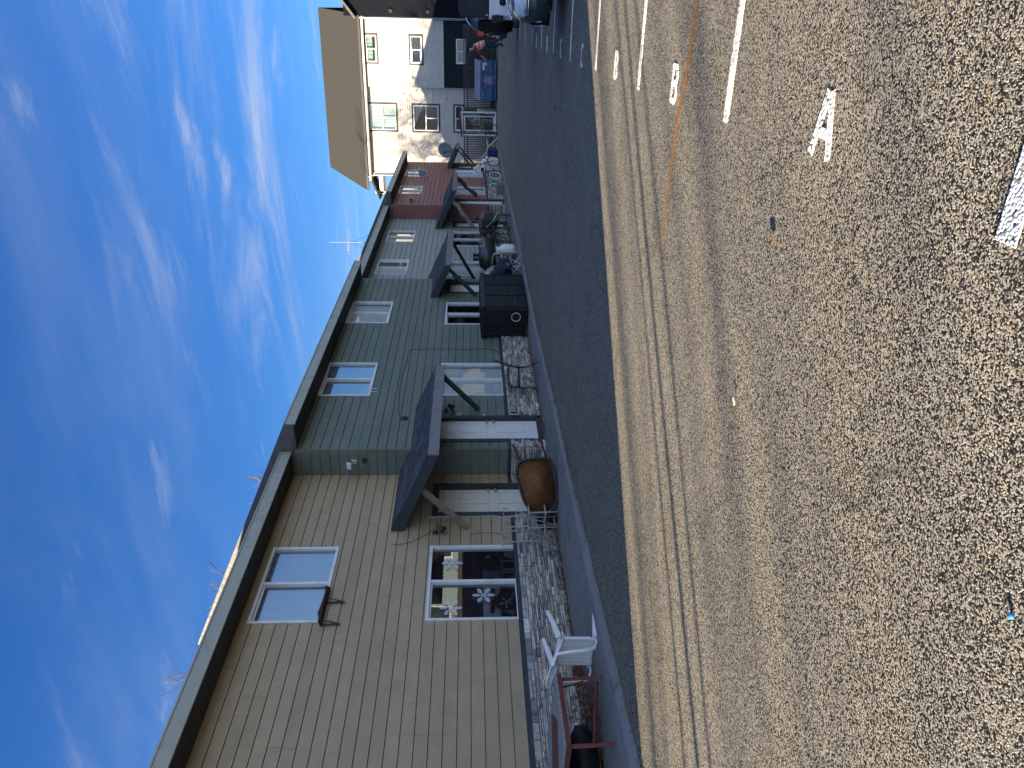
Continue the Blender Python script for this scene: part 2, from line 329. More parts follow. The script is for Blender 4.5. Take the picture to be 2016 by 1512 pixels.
def asphalt_mat():
    t = NT('coarse_asphalt'); obj = t.tc.outputs['Object']
    def vor(scale, feat='F1'):
        v = t.n('TexVoronoi', feature=feat); v.inputs['Scale'].default_value = scale; v.voronoi_dimensions = '2D'
        d = t.n('VectorMath', operation='ADD'); nz = t.n('TexNoise'); t.l(obj, nz.inputs['Vector']); nz.inputs['Scale'].default_value = scale * .8
        s2 = t.n('VectorMath', operation='SCALE'); t.l(nz.outputs['Color'], s2.inputs[0]); s2.inputs['Scale'].default_value = .6 / scale
        t.l(obj, d.inputs[0]); t.l(s2.outputs[0], d.inputs[1]); t.l(d.outputs[0], v.inputs['Vector']); return v
    v1 = vor(165); v2 = vor(310)
    r1 = t.n('SeparateColor'); t.l(v1.outputs['Color'], r1.inputs[0])
    r2 = t.n('SeparateColor'); t.l(v2.outputs['Color'], r2.inputs[0])
    big = t.noise(.55, 6, .62); mid = t.noise(3.1, 5, .65)
    wear = t.math('ADD', t.rng(big, .35, .65, -.05, .05), t.rng(mid, .3, .7, -.04, .04))
    # aggregate: some cells are bare pale stones, the rest dark binder
    bare = t.rng(t.math('ADD', r1.outputs[0], wear), .40, .60)
    stone = t.mix(r1.outputs[1], (.36, .325, .26), (.74, .68, .55))
    stone = t.mix(t.rng(r1.outputs[2], .90, .97, 0, .6), stone, (.20, .14, .10))
    c = t.mix(bare, (.007, .010, .016), stone)
    c2 = t.mix(t.rng(r2.outputs[0], .55, .8), (.010, .013, .02), (.30, .28, .235))
    c = t.mix(t.rng(t.noise(60, 2), .5, .64, 0, .35), c, c2)
    # cracks
    cv = t.n('TexVoronoi', feature='DISTANCE_TO_EDGE'); cv.voronoi_dimensions = '2D'; cv.inputs['Scale'].default_value = .42
    wv = t.n('VectorMath', operation='ADD'); cn = t.n('TexNoise'); t.l(obj, cn.inputs['Vector']); cn.inputs['Scale'].default_value = 1.6; cn.inputs['Detail'].default_value = 8
    t.l(t.map((1, .45, 1), (0, 0, RAD(38))), wv.inputs[0]); s3 = t.n('VectorMath', operation='SCALE'); t.l(cn.outputs['Color'], s3.inputs[0]); s3.inputs['Scale'].default_value = .55; t.l(s3.outputs[0], wv.inputs[1]); t.l(wv.outputs[0], cv.inputs['Vector'])
    crack = t.math('MULTIPLY', t.rng(cv.outputs['Distance'], .004, .016, 1, 0), t.rng(t.noise(.5, 3, .5, t.map(loc=(4, 2, 0))), .50, .60))
    c = t.mix(t.math('MULTIPLY', crack, .35), c, (.012, .012, .013))
    # stain spots
    spot = t.rng(t.noise(1.9, 6, .6, t.map(loc=(9.3, 1.2, 0))), .66, .76, 0, .35)
    c = t.mix(spot, c, (.025, .024, .024))
    dome = t.math('MULTIPLY', t.rng(v1.outputs['Distance'], .0, .75, 1, 0), t.rng(r1.outputs[2], 0, 1, .35, 1.0))
    fine = t.math('MULTIPLY', t.rng(v2.outputs['Distance'], .0, .8, 1, 0), .35)
    h = t.math('SUBTRACT', t.math('ADD', dome, fine), t.math('MULTIPLY', crack, .5))
    # every stone lies at its own tilt
    nv = t.n('VectorMath', operation='SUBTRACT'); t.l(v1.outputs['Color'], nv.inputs[0]); nv.inputs[1].default_value = (.5, .5, .5)
    ns = t.n('VectorMath', operation='MULTIPLY'); t.l(nv.outputs[0], ns.inputs[0]); ns.inputs[1].default_value = (3.3, 3.3, 0)
    geo = t.n('NewGeometry'); na = t.n('VectorMath', operation='ADD'); t.l(geo.outputs['Normal'], na.inputs[0]); t.l(ns.outputs[0], na.inputs[1])
    nn = t.n('VectorMath', operation='NORMALIZE'); t.l(na.outputs[0], nn.inputs[0])
    t.bump(h, .0115, 1.0, nn.outputs[0])
    return t.fin(c, .82, .25)
M['asphalt'] = asphalt_mat()

def paint_mat(name, col, lo, hi):
    t = NT(name); out = t.t.nodes['Material Output']
    v = t.n('TexVoronoi'); v.voronoi_dimensions = '2D'; v.inputs['Scale'].default_value = 80; t.l(t.tc.outputs['Object'], v.inputs['Vector'])
    s = t.n('SeparateColor'); t.l(v.outputs['Color'], s.inputs[0])
    k = t.rng(t.math('ADD', s.outputs[0], t.rng(t.noise(5, 5, .6), .3, .7, -.35, .35)), lo, hi)
    t.bump(t.rng(v.outputs['Distance'], 0, .75, 1, 0), .005, 1)
    t.fin(t.mul(col, t.rng(t.noise(30, 4), .3, .7, .85, 1.1)), .8, .2)
    tr = t.n('BsdfTransparent'); m = t.n('MixShader'); t.l(k, m.inputs[0]); t.l(tr.outputs[0], m.inputs[1]); t.l(t.b.outputs[0], m.inputs[2]); t.l(m.outputs[0], out.inputs['Surface'])
    return t.mat
M['roadpaint'] = paint_mat('worn_white_road_paint', (.78, .76, .72), .03, .30)

def concrete_mat():
    t = NT('sidewalk_concrete')
    c = t.mix(t.noise(1.3, 7, .65), (.125, .13, .135), (.23, .23, .23))
    c = t.mix(t.rng(t.noise(4, 6, .7, t.map(loc=(3, 1, 0))), .54, .68, 0, .7), c, (.085, .085, .08))
    c = t.mix(t.rng(t.noise(160, 2), .6, .7, 0, .4), c, (.35, .34, .33))
    t.bump(t.noise(70, 5, .7), .006, .5)
    return t.fin(c, .88, .25)
M['concrete'] = concrete_mat()

def rust_mat():
    t = NT('rusty_steel_tray')
    c = t.mix(t.rng(t.noise(7, 8, .7), .3, .7), (.095, .036, .012), (.21, .085, .028))
    c = t.mix(t.rng(t.noise(4, 5, .6, t.map(loc=(2, 5, 1))), .55, .65, 0, .6), c, (.14, .12, .12))
    c = t.mix(t.rng(t.noise(22, 4, .6), .64, .7, 0, .8), c, (.05, .02, .012))
    t.bump(t.noise(50, 4, .6), .004, .6)
    return t.fin(c, .75, .3)
M['rust'] = rust_mat()

def stone_mat():
    t = NT('ledge_stone'); a = t.n('Attribute', attribute_name='Col')
    c = t.mix(1.0, t.mul((1, 1, 1), t.rng(t.noise(16, 6, .7), .25, .75, .55, 1.35)), a.outputs['Color'], 'MULTIPLY')
    c = t.mix(t.rng(t.noise(9, 5, .6, t.map(loc=(1, 8, 3))), .58, .72, 0, .5), c, (.23, .16, .11))
    t.bump(t.noise(30, 6, .7), .02, .8)
    return t.fin(c, .92, .2)
M['stone'] = stone_mat()

# ------------------------------------------------------------------ wall helpers: local (s along wall, n outwards, z)
def wallX(X0): return Matrix(((0, 1, 0, X0), (1, 0, 0, 0), (0, 0, 1, 0), (0, 0, 0, 1)))          # faces +X, s = Y
def wallY(Y0): return Matrix(((1, 0, 0, 0), (0, -1, 0, Y0), (0, 0, 1, 0), (0, 0, 0, 1)))         # faces -Y, s = X

def siding(mb, s0, s1, z0, z1, exp=.186, openings=(), lap=.013, joint=3.66, tint=.05, top=None):
    """lap boards; openings are (sa, sb, za, zb); top(s) lets a gable cut the boards"""
    z = z0; row = 0
    while z < z1 - .005:
        zb = min(z + exp, z1)
        cuts = sorted({z, zb} | {q for o in openings for q in o[2:4] if z < q < zb})
        joff = random.uniform(0, joint)
        for a, b in zip(cuts, cuts[1:]):
            iv = [(s0, s1)]
            for o in openings:
                if o[2] < (a + b) / 2 < o[3]:
                    iv = [p for (x, y) in iv for p in ((x, min(y, o[0])), (max(x, o[1]), y)) if p[1] - p[0] > .002]
            for x, y in iv:
                js = [x]; k = math.floor((x - s0 - joff) / joint) + 1
                while joff + s0 + k * joint < y: 
                    q = joff + s0 + k * joint
                    if q > x + .05 and q < y - .05: js.append(q)
                    k += 1
                js.append(y)
                for p, q in zip(js, js[1:]):
                    g0 = .0015 if p > x else 0; g1 = .0015 if q < y else 0
                    random.seed(hash((row, round(p, 2), round(s0, 2))) & 0xffff)
                    mb.col = tuple([1 + random.uniform(-tint, tint)] * 3)
                    na = lap * (1 - (a - z) / exp); nb = lap * (1 - (b - z) / exp)
                    p_, q_ = p + g0, q - g1
                    gap = (.009 if exp > .16 else .012) if a == z and b - a > .03 else 0
                    mb.quad((p_, na, a + gap), (q_, na, a + gap), (q_, nb, b), (p_, nb, b))
                    if a == z: mb.quad((p_, -.03, a + gap), (q_, -.03, a + gap), (q_, na, a + gap), (p_, na, a + gap))
        z = zb; row += 1
    mb.col = (1, 1, 1)

STONES = [(.50, .49, .46), (.40, .38, .35), (.58, .57, .54), (.31, .30, .29), (.43, .36, .29), (.35, .355, .36), (.22, .22, .22), (.50, .44, .37)]
def stones(mb, s0, s1, z0, z1, seed, wob=.0):
    rnd = random.Random(seed)
    mb.col = (.03, .03, .03); mb.box(s0 + .004, s1 - .004, 0, .022, z0, z1 - .004)
    z = z0
    while z < z1 - .01:
        h = min(rnd.choice((.032, .042, .05, .06, .075)), z1 - z)
        if z1 - z - h < .025: h = z1 - z
        s = s0
        while s < s1 - .005:
            ln = min(rnd.uniform(.07, .34), s1 - s)
            if s1 - s - ln < .05: ln = s1 - s
            # a long piece may be split into two thin ones
            parts = ((z, h),) if h < .055 or rnd.random() < .6 else ((z, h * .5), (z + h * .5, h * .5))
            for zz_, hh in parts:
                n = rnd.uniform(.032, .085); k = rnd.uniform(.75, 1.2); c = rnd.choice(STONES); mb.col = tuple(x * k for x in c)
                a, b = s + .003, s + ln - .003; t = rnd.uniform(-.012, .012); g = .0025
                mb.add([(a, .02, zz_ + g), (b, .02, zz_ + g), (b, .02, zz_ + hh - g), (a, .02, zz_ + hh - g),
                        (a + .004, n + t, zz_ + g + .003), (b - .004, n - t, zz_ + g + rnd.uniform(0, .006)), (b - .004, n - t + rnd.uniform(-.008, .008), zz_ + hh - g - rnd.uniform(.001, .006)), (a + .004, n + t + rnd.uniform(-.008, .008), zz_ + hh - g - .003)],
                       [(4, 5, 6, 7), (0, 1, 5, 4), (1, 2, 6, 5), (2, 3, 7, 6), (3, 0, 4, 7)])
            s += ln
        z += h
    mb.col = (1, 1, 1)

def window(parent, mx, s0, s1, z0, z1, curtain=None, mull='v', frame='frame', fw=.045, cov=1.0, trim=None, glass='pane'):
    f = MB(); f.m = mx; n0, n1 = -.075, .028
    f.box(s0, s1, n0, n1, z0, z0 + fw); f.box(s0, s1, n0, n1, z1 - fw, z1)
    f.box(s0, s0 + fw, n0, n1 - .002, z0 + fw, z1 - fw); f.box(s1 - fw, s1, n0, n1 - .002, z0 + fw, z1 - fw)
    sm = (s0 + s1) / 2; zm = (z0 + z1) / 2; sash = fw * .7
    if mull == 'v':
        f.box(sm - .028, sm + .028, n0 + .01, n1 - .012, z0 + fw, z1 - fw)
        # the sliding sash on the near side sits a little deeper
        f.box(s0 + fw, s0 + fw + sash, n0 + .012, -.02, z0 + fw, z1 - fw); f.box(s0 + fw + sash, sm - .028, n0 + .012, -.022, z0 + fw, z0 + fw + sash); f.box(s0 + fw + sash, sm - .028, n0 + .012, -.022, z1 - fw - sash, z1 - fw)
        ps = [(s0 + fw + sash, sm - .028, z0 + fw + sash, z1 - fw - sash, -.045), (sm + .028, s1 - fw, z0 + fw, z1 - fw, -.028)]
    elif mull == 'h':
        f.box(s0 + fw, s1 - fw, n0 + .01, n1 - .012, zm - .03, zm + .03)
        ps = [(s0 + fw, s1 - fw, z0 + fw, zm - .03, -.03), (s0 + fw, s1 - fw, zm + .03, z1 - fw, -.03)]
    elif mull == 't':      # upper light over a split lower pair
        zt = z0 + (z1 - z0) * .5
        f.box(s0 + fw, s1 - fw, n0 + .01, n1 - .012, zt - .03, zt + .03); f.box(sm - .03, sm + .03, n0 + .01, n1 - .014, z0 + fw, zt - .03)
        ps = [(s0 + fw, sm - .03, z0 + fw, zt - .03, -.03), (sm + .03, s1 - fw, z0 + fw, zt - .03, -.03), (s0 + fw, s1 - fw, zt + .03, z1 - fw, -.03)]
    wo = f.build('window', M[frame], parent)
    for a, b, c, d, n in ps:
        p = MB(); p.m = mx; p.quad((a - .004, n, c - .004), (b + .004, n, c - .004), (b + .004, n, d + .004), (a - .004, n, d + .004)); p.build('pane', M[glass], wo)
    if curtain:
        k = MB(); k.m = mx; nn = int((s1 - s0) * 14); pts = []
        zt = z1 - fw; zb = z1 - (z1 - z0) * cov
        for i in range(nn + 1):
            pts.append((s0 + .03 + (s1 - s0 - .06) * i / nn, -.10 + .010 * math.sin(i * 1.9) + .006 * math.sin(i * 4.1)))
        k.loft([[(a, b, z) for a, b in pts] for z in (zb, zt)], cap=False, closed=False); k.build('curtain', M[curtain], wo)
    if trim:
        q = MB(); q.m = mx; t = .1
        q.box(s0 - t, s1 + t, -.02, .035, z1, z1 + t); q.box(s0 - t, s1 + t, -.02, .035, z0 - t, z0); q.box(s0 - t, s0, -.02, .033, z0, z1); q.box(s1, s1 + t, -.02, .033, z0, z1)
        q.build('window_trim', M[trim], wo)
    return wo

def door(parent, mx, s0, s1, z0, z1, m='doorw', knob_right=True, rec=.05):
    d = MB(); d.m = mx; a, b = s0 + .012, s1 - .012; n = -rec
    d.box(a, b, n - .045, n - .014, z0 + .02, z1)
    W = b - a; H = z1 - z0 - .02; st = .105 * W / .85; zt = z0 + .02
    cols = ((a, a + st), (a + W / 2 - st * .45, a + W / 2 + st * .45), (b - st, b))
    rails = ((0, .115 * H), (.43 * H, .51 * H), (.80 * H, .85 * H), (.945 * H, H))
    for x, y in cols: d.box(x, y, n - .015, n, zt, zt + H)
    for k in range(2):
        x, y = cols[k][1], cols[k + 1][0]
        for r0, r1 in rails: d.box(x, y, n - .015, n - .0005, zt + r0, zt + r1)
        for (r0, r1) in zip(rails, rails[1:]):
            p0, p1 = zt + r0[1], zt + r1[0]; e = .028
            d.add([(x + .006, n - .013, p0 + .006), (y - .006, n - .013, p0 + .006), (y - .006, n - .013, p1 - .006), (x + .006, n - .013, p1 - .006), (x + e, n - .003, p0 + e), (y - e, n - .003, p0 + e), (y - e, n - .003, p1 - e), (x + e, n - .003, p1 - e)],
                  [(4, 5, 6, 7), (0, 1, 5, 4), (1, 2, 6, 5), (2, 3, 7, 6), (3, 0, 4, 7)])
    do = d.build('door', M[m], parent)
    sx = (b - .07) if knob_right else (a + .07)
    for zz_, r in ((z0 + .93, .032), (z0 + 1.07, .026)):
        k = MB(); k.m = mx @ Matrix.Translation((sx, n, zz_)); k.sphere((0, .045, 0), r, 10, 6); k.m = mx @ Matrix.Translation((sx, n, zz_)); k.cyl((0, 0, 0), (0, .03, 0), r * .6, 10); k.build('door_knob' if r > .03 else 'door_lock', M['brass'], do)
    f = MB(); f.m = mx; t = .10
    f.box(s0 - t, s0, -.10, .032, z0 - .02, z1 + t); f.box(s1, s1 + t, -.10, .032, z0 - .02, z1 + t); f.box(s0, s1, -.10, .030, z1, z1 + t)
    f.box(s0, s1, -.12, .02, z0 - .06, z0 + .018)
    f.build('door_frame', M['navy'], do)
    return do

def awning(parent, y0, y1, braces):
    """shed roof over a pair of doors, from the wall out to X = -7.05"""
    xw, zw, xf, zf = -8.63, 3.02, -7.05, 2.32; sl = (zw - zf) / (xf - xw)
    a = MB(); th = .045
    a.prism([(xw, y0, zw - .012), (xf, y0, zf - .012), (xf, y0, zf - .012 - th), (xw, y0, zw - .012 - th)], (0, y1 - y0, 0))
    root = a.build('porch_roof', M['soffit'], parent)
    s = MB(); rnd = random.Random(int(y0 * 10)); ln = math.hypot(xf - xw, zw - zf); n = 12
    for k in range(n):
        d0 = ln * k / n; d1 = ln * (k + 1) / n + .02
        y = y0 - .015 - rnd.uniform(0, .15)
        while y < y1 + .015:
            wd = rnd.uniform(.14, .26); ya, yb = max(y, y0 - .015), min(y + wd - .006, y1 + .015); y += wd
            if yb - ya < .02: continue
            t = xf - (xf - xw) * min(d0, ln) / ln; t1 = max(xf - (xf - xw) * d1 / ln, xw)
            f = rnd.choice((.7, .85, 1, 1.1, 1.35)); s.col = (f, f, f * 1.04); h0 = .02 + rnd.uniform(0, .004)
            zA = zf + (xf - t) * sl; zB = zf + (xf - t1) * sl
            s.add([(t + (.012 if k == 0 else 0), ya, zA + h0), (t + (.012 if k == 0 else 0), yb, zA + h0), (t1, yb, zB + .003), (t1, ya, zB + .003), (t + (.012 if k == 0 else 0), ya, zA - .005), (t + (.012 if k == 0 else 0), yb, zA - .005)],
                  [(0, 1, 2, 3), (4, 5, 1, 0), (4, 0, 3), (5, 2, 1)])
    s.build('shingles', M['shingle'], root)
    f = MB(); f.box(xf, xf + .035, y0 - .01, y1 + .01, zf - .19, zf - .004); f.build('fascia', M['awnfront'], root)
    for yy in (y0, y1):
        r = MB(); q = -.032 if yy == y0 else .0
        r.prism([(xw, yy + q, zw - .005), (xf - .002, yy + q, zf - .005), (xf - .002, yy + q, zf - .185), (xw, yy + q, zw - .215)], (0, .032, 0)); r.build('rake_board', M['navy'], root)
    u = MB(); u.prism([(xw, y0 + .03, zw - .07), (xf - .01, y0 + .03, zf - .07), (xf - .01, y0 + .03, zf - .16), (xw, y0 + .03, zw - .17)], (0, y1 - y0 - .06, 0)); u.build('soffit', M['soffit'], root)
    for (p, q, r, m) in braces:
        b = MB(); p, q = Vector(p), Vector(q)
        if m in ('log', 'paleLog'):
            rnd = random.Random(int(p.y * 7)); pts = []; rs = []
            for i in range(9):
                t = i / 8; pts.append(p.lerp(q, t) + Vector((rnd.uniform(-.03, .03), rnd.uniform(-.03, .03), rnd.uniform(-.035, .035)))); rs.append(r * rnd.uniform(.75, 1.3))
            b.tube(pts, rs, 9)
        else: b.tube([p, q], r, 4)
        b.build('brace', M[m], root)
    return root

# ------------------------------------------------------------------ setting: ground
g = MB(); g.quad((-400, -400, 0), (400, -400, 0), (400, 400, 0), (-400, 400, 0)); tag(g.build('ground', M['asphalt']), kind='structure')
CURB = [(1.0, -6.25), (5, -6.45), (7, -6.58), (10, -6.68), (12.4, -6.70), (16, -6.90), (22, -6.95), (27, -7.05), (34, -7.22), (42, -7.28), (46.6, -7.3)]
def curb(y):
    for (a, xa), (b, xb) in zip(CURB, CURB[1:]):
        if y <= b: return xa + (xb - xa) * (y - a) / (b - a)
    return CURB[-1][1]
s = MB(); y = 1.0; rnd = random.Random(3)
while y < 46.4:
    y2 = min(y + 1.62, 46.5); n = 4; tilt = rnd.uniform(-.012, .012)
    for k in range(n):
        a, b = y + (y2 - y) * k / n, y + (y2 - y) * (k + 1) / n
        if k == 0: a += .008
        if k == n - 1: b -= .008
        # each slab: level top, slightly broken outer edge down to the asphalt
        oa, ob = curb(a) + rnd.uniform(-.02, .02), curb(b) + rnd.uniform(-.02, .02)
        z0, z1 = .085 + tilt * k / n, .085 + tilt * (k + 1) / n; xi = -8.30
        s.add([(xi, a, z0), (oa - .10, a, z0 - .02), (ob - .10, b, z1 - .02), (xi, b, z1), (oa, a, .012), (ob, b, .012), (xi, a, -.02), (xi, b, -.02), (oa + .01, a, -.02), (ob + .01, b, -.02)],
              [(0, 1, 2, 3), (1, 4, 5, 2), (0, 3, 7, 6), (4, 8, 9, 5), (0, 6, 8, 4, 1), (3, 2, 5, 9, 7)])
    y = y2
tag(s.build('sidewalk', M['concrete']), kind='structure')
s = MB(); s.box(-9.2, -8.30, 1.0, 46.4, -.02, .055); tag(s.build('planting_strip', M['soil']), kind='structure')
s = MB()      # bank of bark mulch across the lot, seen mirrored in the windows
s.prism([(7.2, -20, -.02), (8.6, -20, .9), (10.8, -20, 2.1), (13, -20, 2.3), (13, -20, -.02)], (0, 110, 0)); tag(s.build('earth_bank', M['bank']), kind='structure')

# ------------------------------------------------------------------ the row of four joined houses
XT, XG = -8.65, -8.05; RIDGE_X = -13.07
def house(name, label, y0, y1, X, paint, wins, doors, lo_eave, hi_ridge, near_side=None, stain=False):
    """wins: (y0, y1, z0, z1, curtain, cover); doors: (y0, y1, z0, z1, material)"""
    h = thing(name, label, 'house', (0, 0, 0), 'joined houses of the row')
    mx = wallX(X)
    ops = [wn[:4] for wn in wins] + [(d[0] - .1, d[1] + .1, d[2] - .06, d[3] + .1) for d in doors]
    m = MB(); m.m = mx; siding(m, y0, y1, .835, 5.12, openings=ops); m.build('wall', M[paint], h)
    # stone veneer with a dark flashing board above it
    segs = [(y0, y1)]
    for d in doors: segs = [p for (a, b) in segs for p in ((a, min(b, d[0] - .1)), (max(a, d[1] + .1), b)) if p[1] - p[0] > .03]
    st = MB(); st.m = mx; fl = MB(); fl.m = mx
    for i, (a, b) in enumerate(segs):
        stones(st, a, b, .03, .772, int(a * 100)); fl.box(a + .002, b - .002, 0, .03, .772, .838)
    if near_side:
        Xn = near_side
        q = MB(); q.m = wallY(y0); siding(q, Xn + .003, X, .835, 5.3); q.box(X - .06, X + .016, -.01, .017, .83, 5.05); q.build('return_wall', M[paint], h)
        st.m = wallY(y0); stones(st, Xn + .05, X + .05, .03, .772, 99); fl.m = wallY(y0); fl.box(Xn, X + .03, 0, .03, .772, .838)
    else:
        fl.m = mx
    st.build('stone_veneer', M['stone'], h); fl.build('flashing_board', M['navy'], h)
    # dark rooms behind the windows
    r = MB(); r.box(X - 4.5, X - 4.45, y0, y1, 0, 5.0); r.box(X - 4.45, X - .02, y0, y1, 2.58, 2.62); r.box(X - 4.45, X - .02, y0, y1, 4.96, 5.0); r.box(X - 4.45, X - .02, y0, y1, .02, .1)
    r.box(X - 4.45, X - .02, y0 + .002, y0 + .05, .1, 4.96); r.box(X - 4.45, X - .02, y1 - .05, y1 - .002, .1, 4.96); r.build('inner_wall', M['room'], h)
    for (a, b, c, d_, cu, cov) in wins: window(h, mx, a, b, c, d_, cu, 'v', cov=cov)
    for (a, b, c, d_, mt) in doors: door(h, mx, a, b, c, d_, mt, knob_right=True)
    # roof: two slopes, eave board, soffit
    ex, ez = lo_eave; rx, rz = RIDGE_X, hi_ridge; bx = 2 * rx - ex; t = .14
    rf = MB(); rf.prism([(ex, y0, ez - .02), (rx, y0, rz), (bx, y0, ez - .02), (bx, y0, ez - .02 - t), (rx, y0, rz - t), (ex, y0, ez - .02 - t)], (0, y1 - y0, 0)); rf.build('roof', M['shingle'], h)
    f = MB(); f.box(ex, ex + .03, y0, y1, ez - .205, ez); f.box(ex + .03, ex + .045, y0, y1, ez - .012, ez + .012)
    f.build('fascia', M['fascia'], h)
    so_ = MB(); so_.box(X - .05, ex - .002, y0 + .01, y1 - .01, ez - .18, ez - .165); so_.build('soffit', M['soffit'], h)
    bk = MB(); bk.box(bx + .6, bx + .75, y0, y1, 0, ez - .05); bk.build('back_wall', M[paint], h)
    for yy in ((y0 + .06, y0 + .12), (y1 - .12, y1 - .06)):      # gable ends
        e = MB(); e.prism([(X - .06, yy[0], 0.), (X - .06, yy[0], ez - .2), (rx, yy[0], rz - .15), (bx + .6, yy[0], ez - .2), (bx + .6, yy[0], 0.)], (0, yy[1] - yy[0], 0)); e.build('gable_wall', M[paint], h)
    if near_side:   # rake board standing proud of the neighbour's lower roof
        k = MB(); dx = .0
        k.prism([(ex + .03, y0, ez + .005), (rx, y0, rz + .03), (rx, y0, rz - .32), (ex - .9, y0, ez - .09), (ex + .03, y0, ez - .19)], (0, -.035, 0)); k.build('rake_board', M['fascia2'], h)
        k = MB(); k.prism([(2 * rx - ex, y0, ez + .005), (rx, y0, rz + .03), (rx, y0, rz - .32), (2 * rx - ex, y0, ez - .19)], (0, -.035, 0)); k.build('rake_board', M['fascia2'], h)
        k = MB(); k.box(X + .0, ex - .002, y0 - .02, y0 + .02, ez - .19, ez - .03); k.build('eave_return', M['fascia2'], h)
    return h

UP_, LO_ = (3.83, 5.0), (.775, 2.29)
tan = house('row_house', 'tan sided house at the near end of the row with snowflakes in its window', 2.33, 13.18, XT, 'tan',
    [(9.075, 10.89, *LO_, 'plum', 1.0), (9.075, 10.89, 3.87, 5.0, 'skyblind', 1)], [(11.87, 12.72, .17, 2.20, 'doorc')], (-8.1, 5.30), 7.27)
green = house('row_house', 'dark green house standing forward between the tan and the sage gray house', 13.18, 23.54, XG, 'green',
    [(15.46, 17.17, *LO_, 'curtain', 1.0), (19.70, 21.38, *LO_, None, 1), (15.46, 17.19, *UP_, 'skyblind', 1), (19.76, 21.41, *UP_, 'curtain', 1)],
    [(13.54, 14.41, .17, 2.20, 'doorw'), (22.28, 23.13, .17, 2.20, 'doorw')], (-7.5, 5.19), 7.64, near_side=XT)
gray = house('row_house', 'sage gray house set back between the dark green and the barn red house', 23.54, 33.2, XT, 'gray',
    [(25.55, 27.2, *LO_, 'curtain', 1), (29.2, 31.2, *LO_, None, 1), (25.69, 27.37, 3.8, 4.9, 'curtain', 1), (29.65, 31.26, 3.8, 4.9, 'creamcurtain', 1)],
    [(23.98, 24.83, .17, 2.20, 'doorw'), (31.95, 32.78, .17, 2.20, 'doorw')], (-8.1, 5.26), 7.27)
red = house('row_house', 'barn red house at the far end of the row below the white building', 33.2, 42.85, XG, 'red',
    [(35.25, 36.86, .9, 2.29, 'curtain', 1), (39.06, 40.7, .95, 2.33, 'curtain', 1), (35.27, 36.86, 3.8, 4.85, 'creamcurtain', 1), (39.04, 40.68, 3.8, 4.85, 'creamcurtain', 1)],
    [(33.42, 34.26, .17, 2.22, 'doorw'), (41.3, 42.1, .17, 2.22, 'doorw')], (-7.5, 5.14), 7.64, near_side=XT)

awning(tan, 11.35, 14.9, [((-8.62, 11.40, 1.66), (-7.82, 11.46, 2.47), .066, 'lumber'), ((-8.02, 14.8, 1.42), (-7.2, 14.8, 2.2), .06, 'greenlumber')])
awning(green, 21.83, 25.3, [((-8.02, 21.95, 1.42), (-7.2, 21.95, 2.22), .062, 'greenlumber'), ((-8.60, 25.15, 1.45), (-7.25, 25.1, 2.2), .055, 'greenlumber')])
awning(gray, 31.6, 35.0, [((-8.6, 31.75, 1.45), (-7.4, 31.75, 2.35), .085, 'paleLog'), ((-8.0, 34.9, 1.3), (-7.2, 34.85, 2.2), .08, 'log')])
awning(red, 41.2, 42.83, [((-8.0, 41.25, 1.45), (-7.15, 41.3, 2.2), .05, 'log'), ((-8.0, 42.7, 1.45), (-7.15, 42.6, 2.2), .05, 'log')])

# wall fittings
def part_box(name, parent, mat, *bx, mx=None):
    b = MB(); b.m = mx or Matrix()
    b.rbox(*bx, r=.008); return b.build(name, M[mat], parent)
def flood(parent, mx, s, z, mat='darkmetal', double=False):
    """box flood lamp on a short arm"""
    b = MB(); b.m = mx
    for k in ((-.09, .09) if double else (0,)):
        b.tube([(s + k * .3, 0, z - .05), (s + k * .6, .09, z - .04), (s + k, .11, z)], .012, 6); b.m = mx @ Matrix.Translation((s + k, .15, z + .02)) @ Matrix.Rotation(.5, 4, 'X')
        b.rbox(-.075, .075, -.03, .03, -.06, .06, r=.012); b.m = mx
    b.rbox(s - .05, s + .05, 0, .025, z - .1, z - .0, r=.006)
    o = b.build('flood_lamp', M[mat], parent)
    g_ = MB(); g_.m = mx
    for k in ((-.09, .09) if double else (0,)):
        g_.m = mx @ Matrix.Translation((s + k, .15, z + .02)) @ Matrix.Rotation(.5, 4, 'X'); g_.box(-.062, .062, .0305, .034, -.048, .048)
    g_.build('lamp_glass', M['lens'], o)
def spot(parent, mx, s, z):
    b = MB(); b.m = mx; b.cyl((s, 0, z), (s, .03, z), .055, 14); b.tube([(s, .03, z), (s, .09, z - .02), (s, .13, z - .08)], .016, 8)
    b.m = mx @ Matrix.Translation((s, .14, z - .09)) @ Matrix.Rotation(-.7, 4, 'X'); b.lathe([(.03, .05), (.045, .0), (.07, -.09), (.06, -.09), (.03, -.04)], 14)
    o = b.build('spot_lamp', M['darkmetal'], parent)
    l = MB(); l.m = b.m; l.sphere((0, 0, -.08), .055, 12, 7); l.build('bulb', M['lens'], o)
flood(green, wallY(13.18), -8.33, 3.95, 'alu'); 
b = MB(); b.m = wallY(13.18); b.sphere((-8.28, .05, 3.7), .045, 10, 6); b.cyl((-8.28, 0, 3.7), (-8.28, .04, 3.7), .05, 10); b.build('motion_sensor', M['blackmetal'], green)
spot(tan, wallX(XT), 11.25, 2.22); spot(green, wallX(XG), 14.75, 2.12)
flood(gray, wallX(XT), 24.3, 4.3, 'blackmetal'); flood(red, wallX(XG), 33.75, 4.15, 'blackmetal', True)
b = MB(); b.m = wallX(XG); b.torus((14.6, .02, 1.83), .055, .008, 18, 6); b.build('hook_ring', M['whiteplastic'], green)
b = MB(); b.m = wallX(XG); b.rbox(14.48, 14.56, .012, .03, 1.28, 1.33, r=.005); b.build('door_bell', M['frame'], green)
